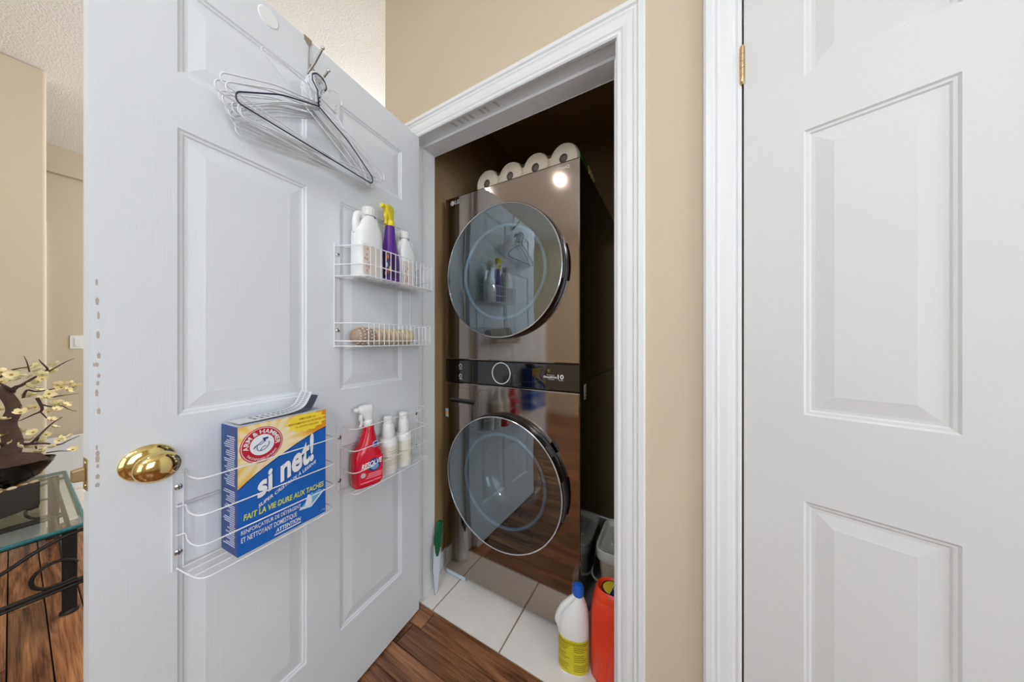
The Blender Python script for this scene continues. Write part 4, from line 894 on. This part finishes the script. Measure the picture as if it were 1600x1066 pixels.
BR = [([(8, 622), (24, 606), (34, 602), (54, 590), (72, 581)], .010), ([(72, 581), (74, 576), (64, 566), (61, 562)], .005), ([(72, 583), (86, 575), (104, 565), (116, 560)], .0035),
      ([(20, 612), (8, 604), (-6, 596)], .009), ([(0, 590), (16, 579), (40, 574), (50, 571)], .004), ([(46, 581), (42, 566), (37, 556)], .003), ([(36, 622), (42, 610), (56, 612), (72, 610), (94, 606), (112, 606), (124, 602)], .0045),
      ([(58, 622), (66, 640), (52, 648), (30, 658)], .006), ([(64, 632), (82, 636), (96, 634), (108, 640), (120, 643)], .0035), ([(78, 622), (92, 619), (106, 617), (124, 615)], .003), ([(62, 642), (76, 656), (84, 657)], .003),
      ([(32, 694), (48, 693), (60, 682), (72, 670), (84, 660), (97, 652)], .006), ([(48, 694), (70, 693), (92, 695), (108, 688), (124, 681)], .005), ([(72, 708), (92, 705), (106, 705), (114, 703)], .003), ([(60, 683), (56, 700), (66, 702)], .004), ([(8, 700), (-4, 690)], .006)]
for pts, r in BR:
    P = bez([loc(*q, random.uniform(-.05, .05) if i else 0) for i, q in enumerate(pts)], 4)
    MB().tube(P, [r*(1-.75*i/(len(P)-1)) for i in range(len(P))], 7).build('branch', mat('twig_brown', (70, 56, 46), .85), tr, smooth=True)
# blossom: five cupped petals + eye
pm_ = MB()
for k in range(5):
    a = 2*PI*k/5; ca, sa = math.cos(a), math.sin(a)
    g = []
    for i in range(4):
        for j in range(3):
            rr = .003+.0125*i/3; ww = (.002, .0065, .0075, .003)[i]*(j-1); zz = .0012*i+.0016*(i/3)**2*3+abs(j-1)*.0012
            g.append((rr*ca-ww*sa, rr*sa+ww*ca, zz))
    pm_.add(g, [(i*3+j, i*3+j+1, i*3+j+4, i*3+j+3) for i in range(3) for j in range(2)])
ME_P = pm_.mesh('blossom', mat('pale_yellow_petal', (240, 226, 174), .7, subs=.1), True)
ME_E = MB().sphere((0, 0, .002), .0036, 8, 4, (1, 1, .6)).mesh('blossom_eye', mat('ochre_eye', (186, 140, 52), .8), True)
BL = [(2, 582), (18, 586), (28, 594), (2, 597), (14, 595), (50, 588), (62, 578), (56, 573), (48, 575), (86, 570), (84, 581), (78, 581), (72, 592), (66, 593), (54, 606), (60, 610), (42, 604), (6, 616), (24, 615), (16, 612), (46, 619), (48, 618), (110, 600), (118, 604), (96, 602), (90, 602), (114, 610), (104, 610), (72, 622), (76, 616), (88, 612), (70, 622), (82, 632), (92, 631), (102, 633), (88, 640), (76, 644), (42, 640), (54, 637), (32, 645), (0, 640), (4, 656), (80, 656), (84, 668), (52, 676), (46, 688), (66, 690), (92, 689), (94, 686), (110, 682), (72, 680), (20, 692), (4, 680), (36, 700), (28, 698), (64, 706), (72, 703), (84, 698), (114, 703), (10, 668), (98, 620), (106, 632), (60, 597), (34, 588), (8, 690), (50, 700), (30, 675), (96, 606), (66, 586), (26, 580)]
for px, py in BL:
    o = bpy.data.objects.new('blossom', ME_P); COL.objects.link(o); o.parent = tr; o.location = loc(px, py, random.uniform(-.07, .07)); s_ = random.uniform(.95, 1.35); o.scale = (s_, s_, s_)
    o.rotation_euler = (random.uniform(-.7, .7), random.uniform(.1, 1.2), random.uniform(0, 6))
    q = bpy.data.objects.new('blossom_eye', ME_E); COL.objects.link(q); q.parent = o
# move eyes up a level where the depth would be a fourth
for o in list(bpy.data.objects):
    if o.name.startswith('blossom_eye'):
        p = o.parent; o.matrix_local = p.matrix_local.copy() if False else (Matrix.Translation(p.location) @ p.rotation_euler.to_matrix().to_4x4() @ Matrix.Diagonal((*p.scale, 1))); o.parent = tr
# white light switch on the far wall
sw = tag(empty('light_switch', (-3.5195, -.594, 1.15)), 'white light switch plate on the far tan wall', 'switch')
MB().box(0, .006, -.036, .036, -.058, .058).build('plate', M_HDPE, sw, bevel=.002); MB().box(.005, .010, -.014, .014, -.032, .032).build('rocker', M_HDPE, sw, bevel=.001)

# fill globes added to brighten ceiling and walls: two in foyer, one in hall
for x, y, st, lab in ((-1.55, .75, 92, 'added fill light globe in the foyer just behind the open door'), (-2.45, 1.5, 95, 'added fill light globe at the far end of the foyer'), (.95, -2.3, 82, 'added fill light globe in the hall by the back window')):
    dr = .26 if x < 0 else .10
    e = tag(empty('fill_globe', (x, y, HC)), lab, 'fill light', 'added fill globes')
    MB().lathe([(.05, 0), (.05, -.015), (.006, -.022), (.004, -dr)], (0, 0, 0), 20).build('stem', M_BRASS2, e, smooth=True)
    MB().sphere((0, 0, -dr-.10), .11, 24, 14).build('globe', mat('fill_glow_%d' % st, (255, 246, 232), .4, emit=((232, 241, 255), st)), e, smooth=True)
# ================================================================ ceiling lights (behind and left of the camera)
for i, (x, y, p) in enumerate(POT):
    e = tag(empty('ceiling_light', (x, y, HC)), 'small round recessed ceiling light with white trim', 'ceiling light', 'recessed ceiling lights')
    MB().lathe([(.045, -.002), (.050, -.006), (.062, -.007), (.068, -.002), (.068, 0)], (0, 0, 0), 32, cap=False).build('trim', M_TRIM, e, smooth=True)
    MB().lathe([(.046, -.0015), (.030, -.0008), (0, -.0008)], (0, 0, 0), 32).build('baffle', M_TRIM, e)
    MB().lathe([(.016, -.0030), (.012, -.006), (0, -.007)], (0, 0, 0), 24).build('bulb', mat('lamp_bulb', (255, 236, 205), .5, emit=((255, 232, 200), 25)), e, smooth=True)
    area('lamp', (0, 0, -.010), (0, 0, 0), .032, .032, p, (1, .93, .84), e, 'DISK')
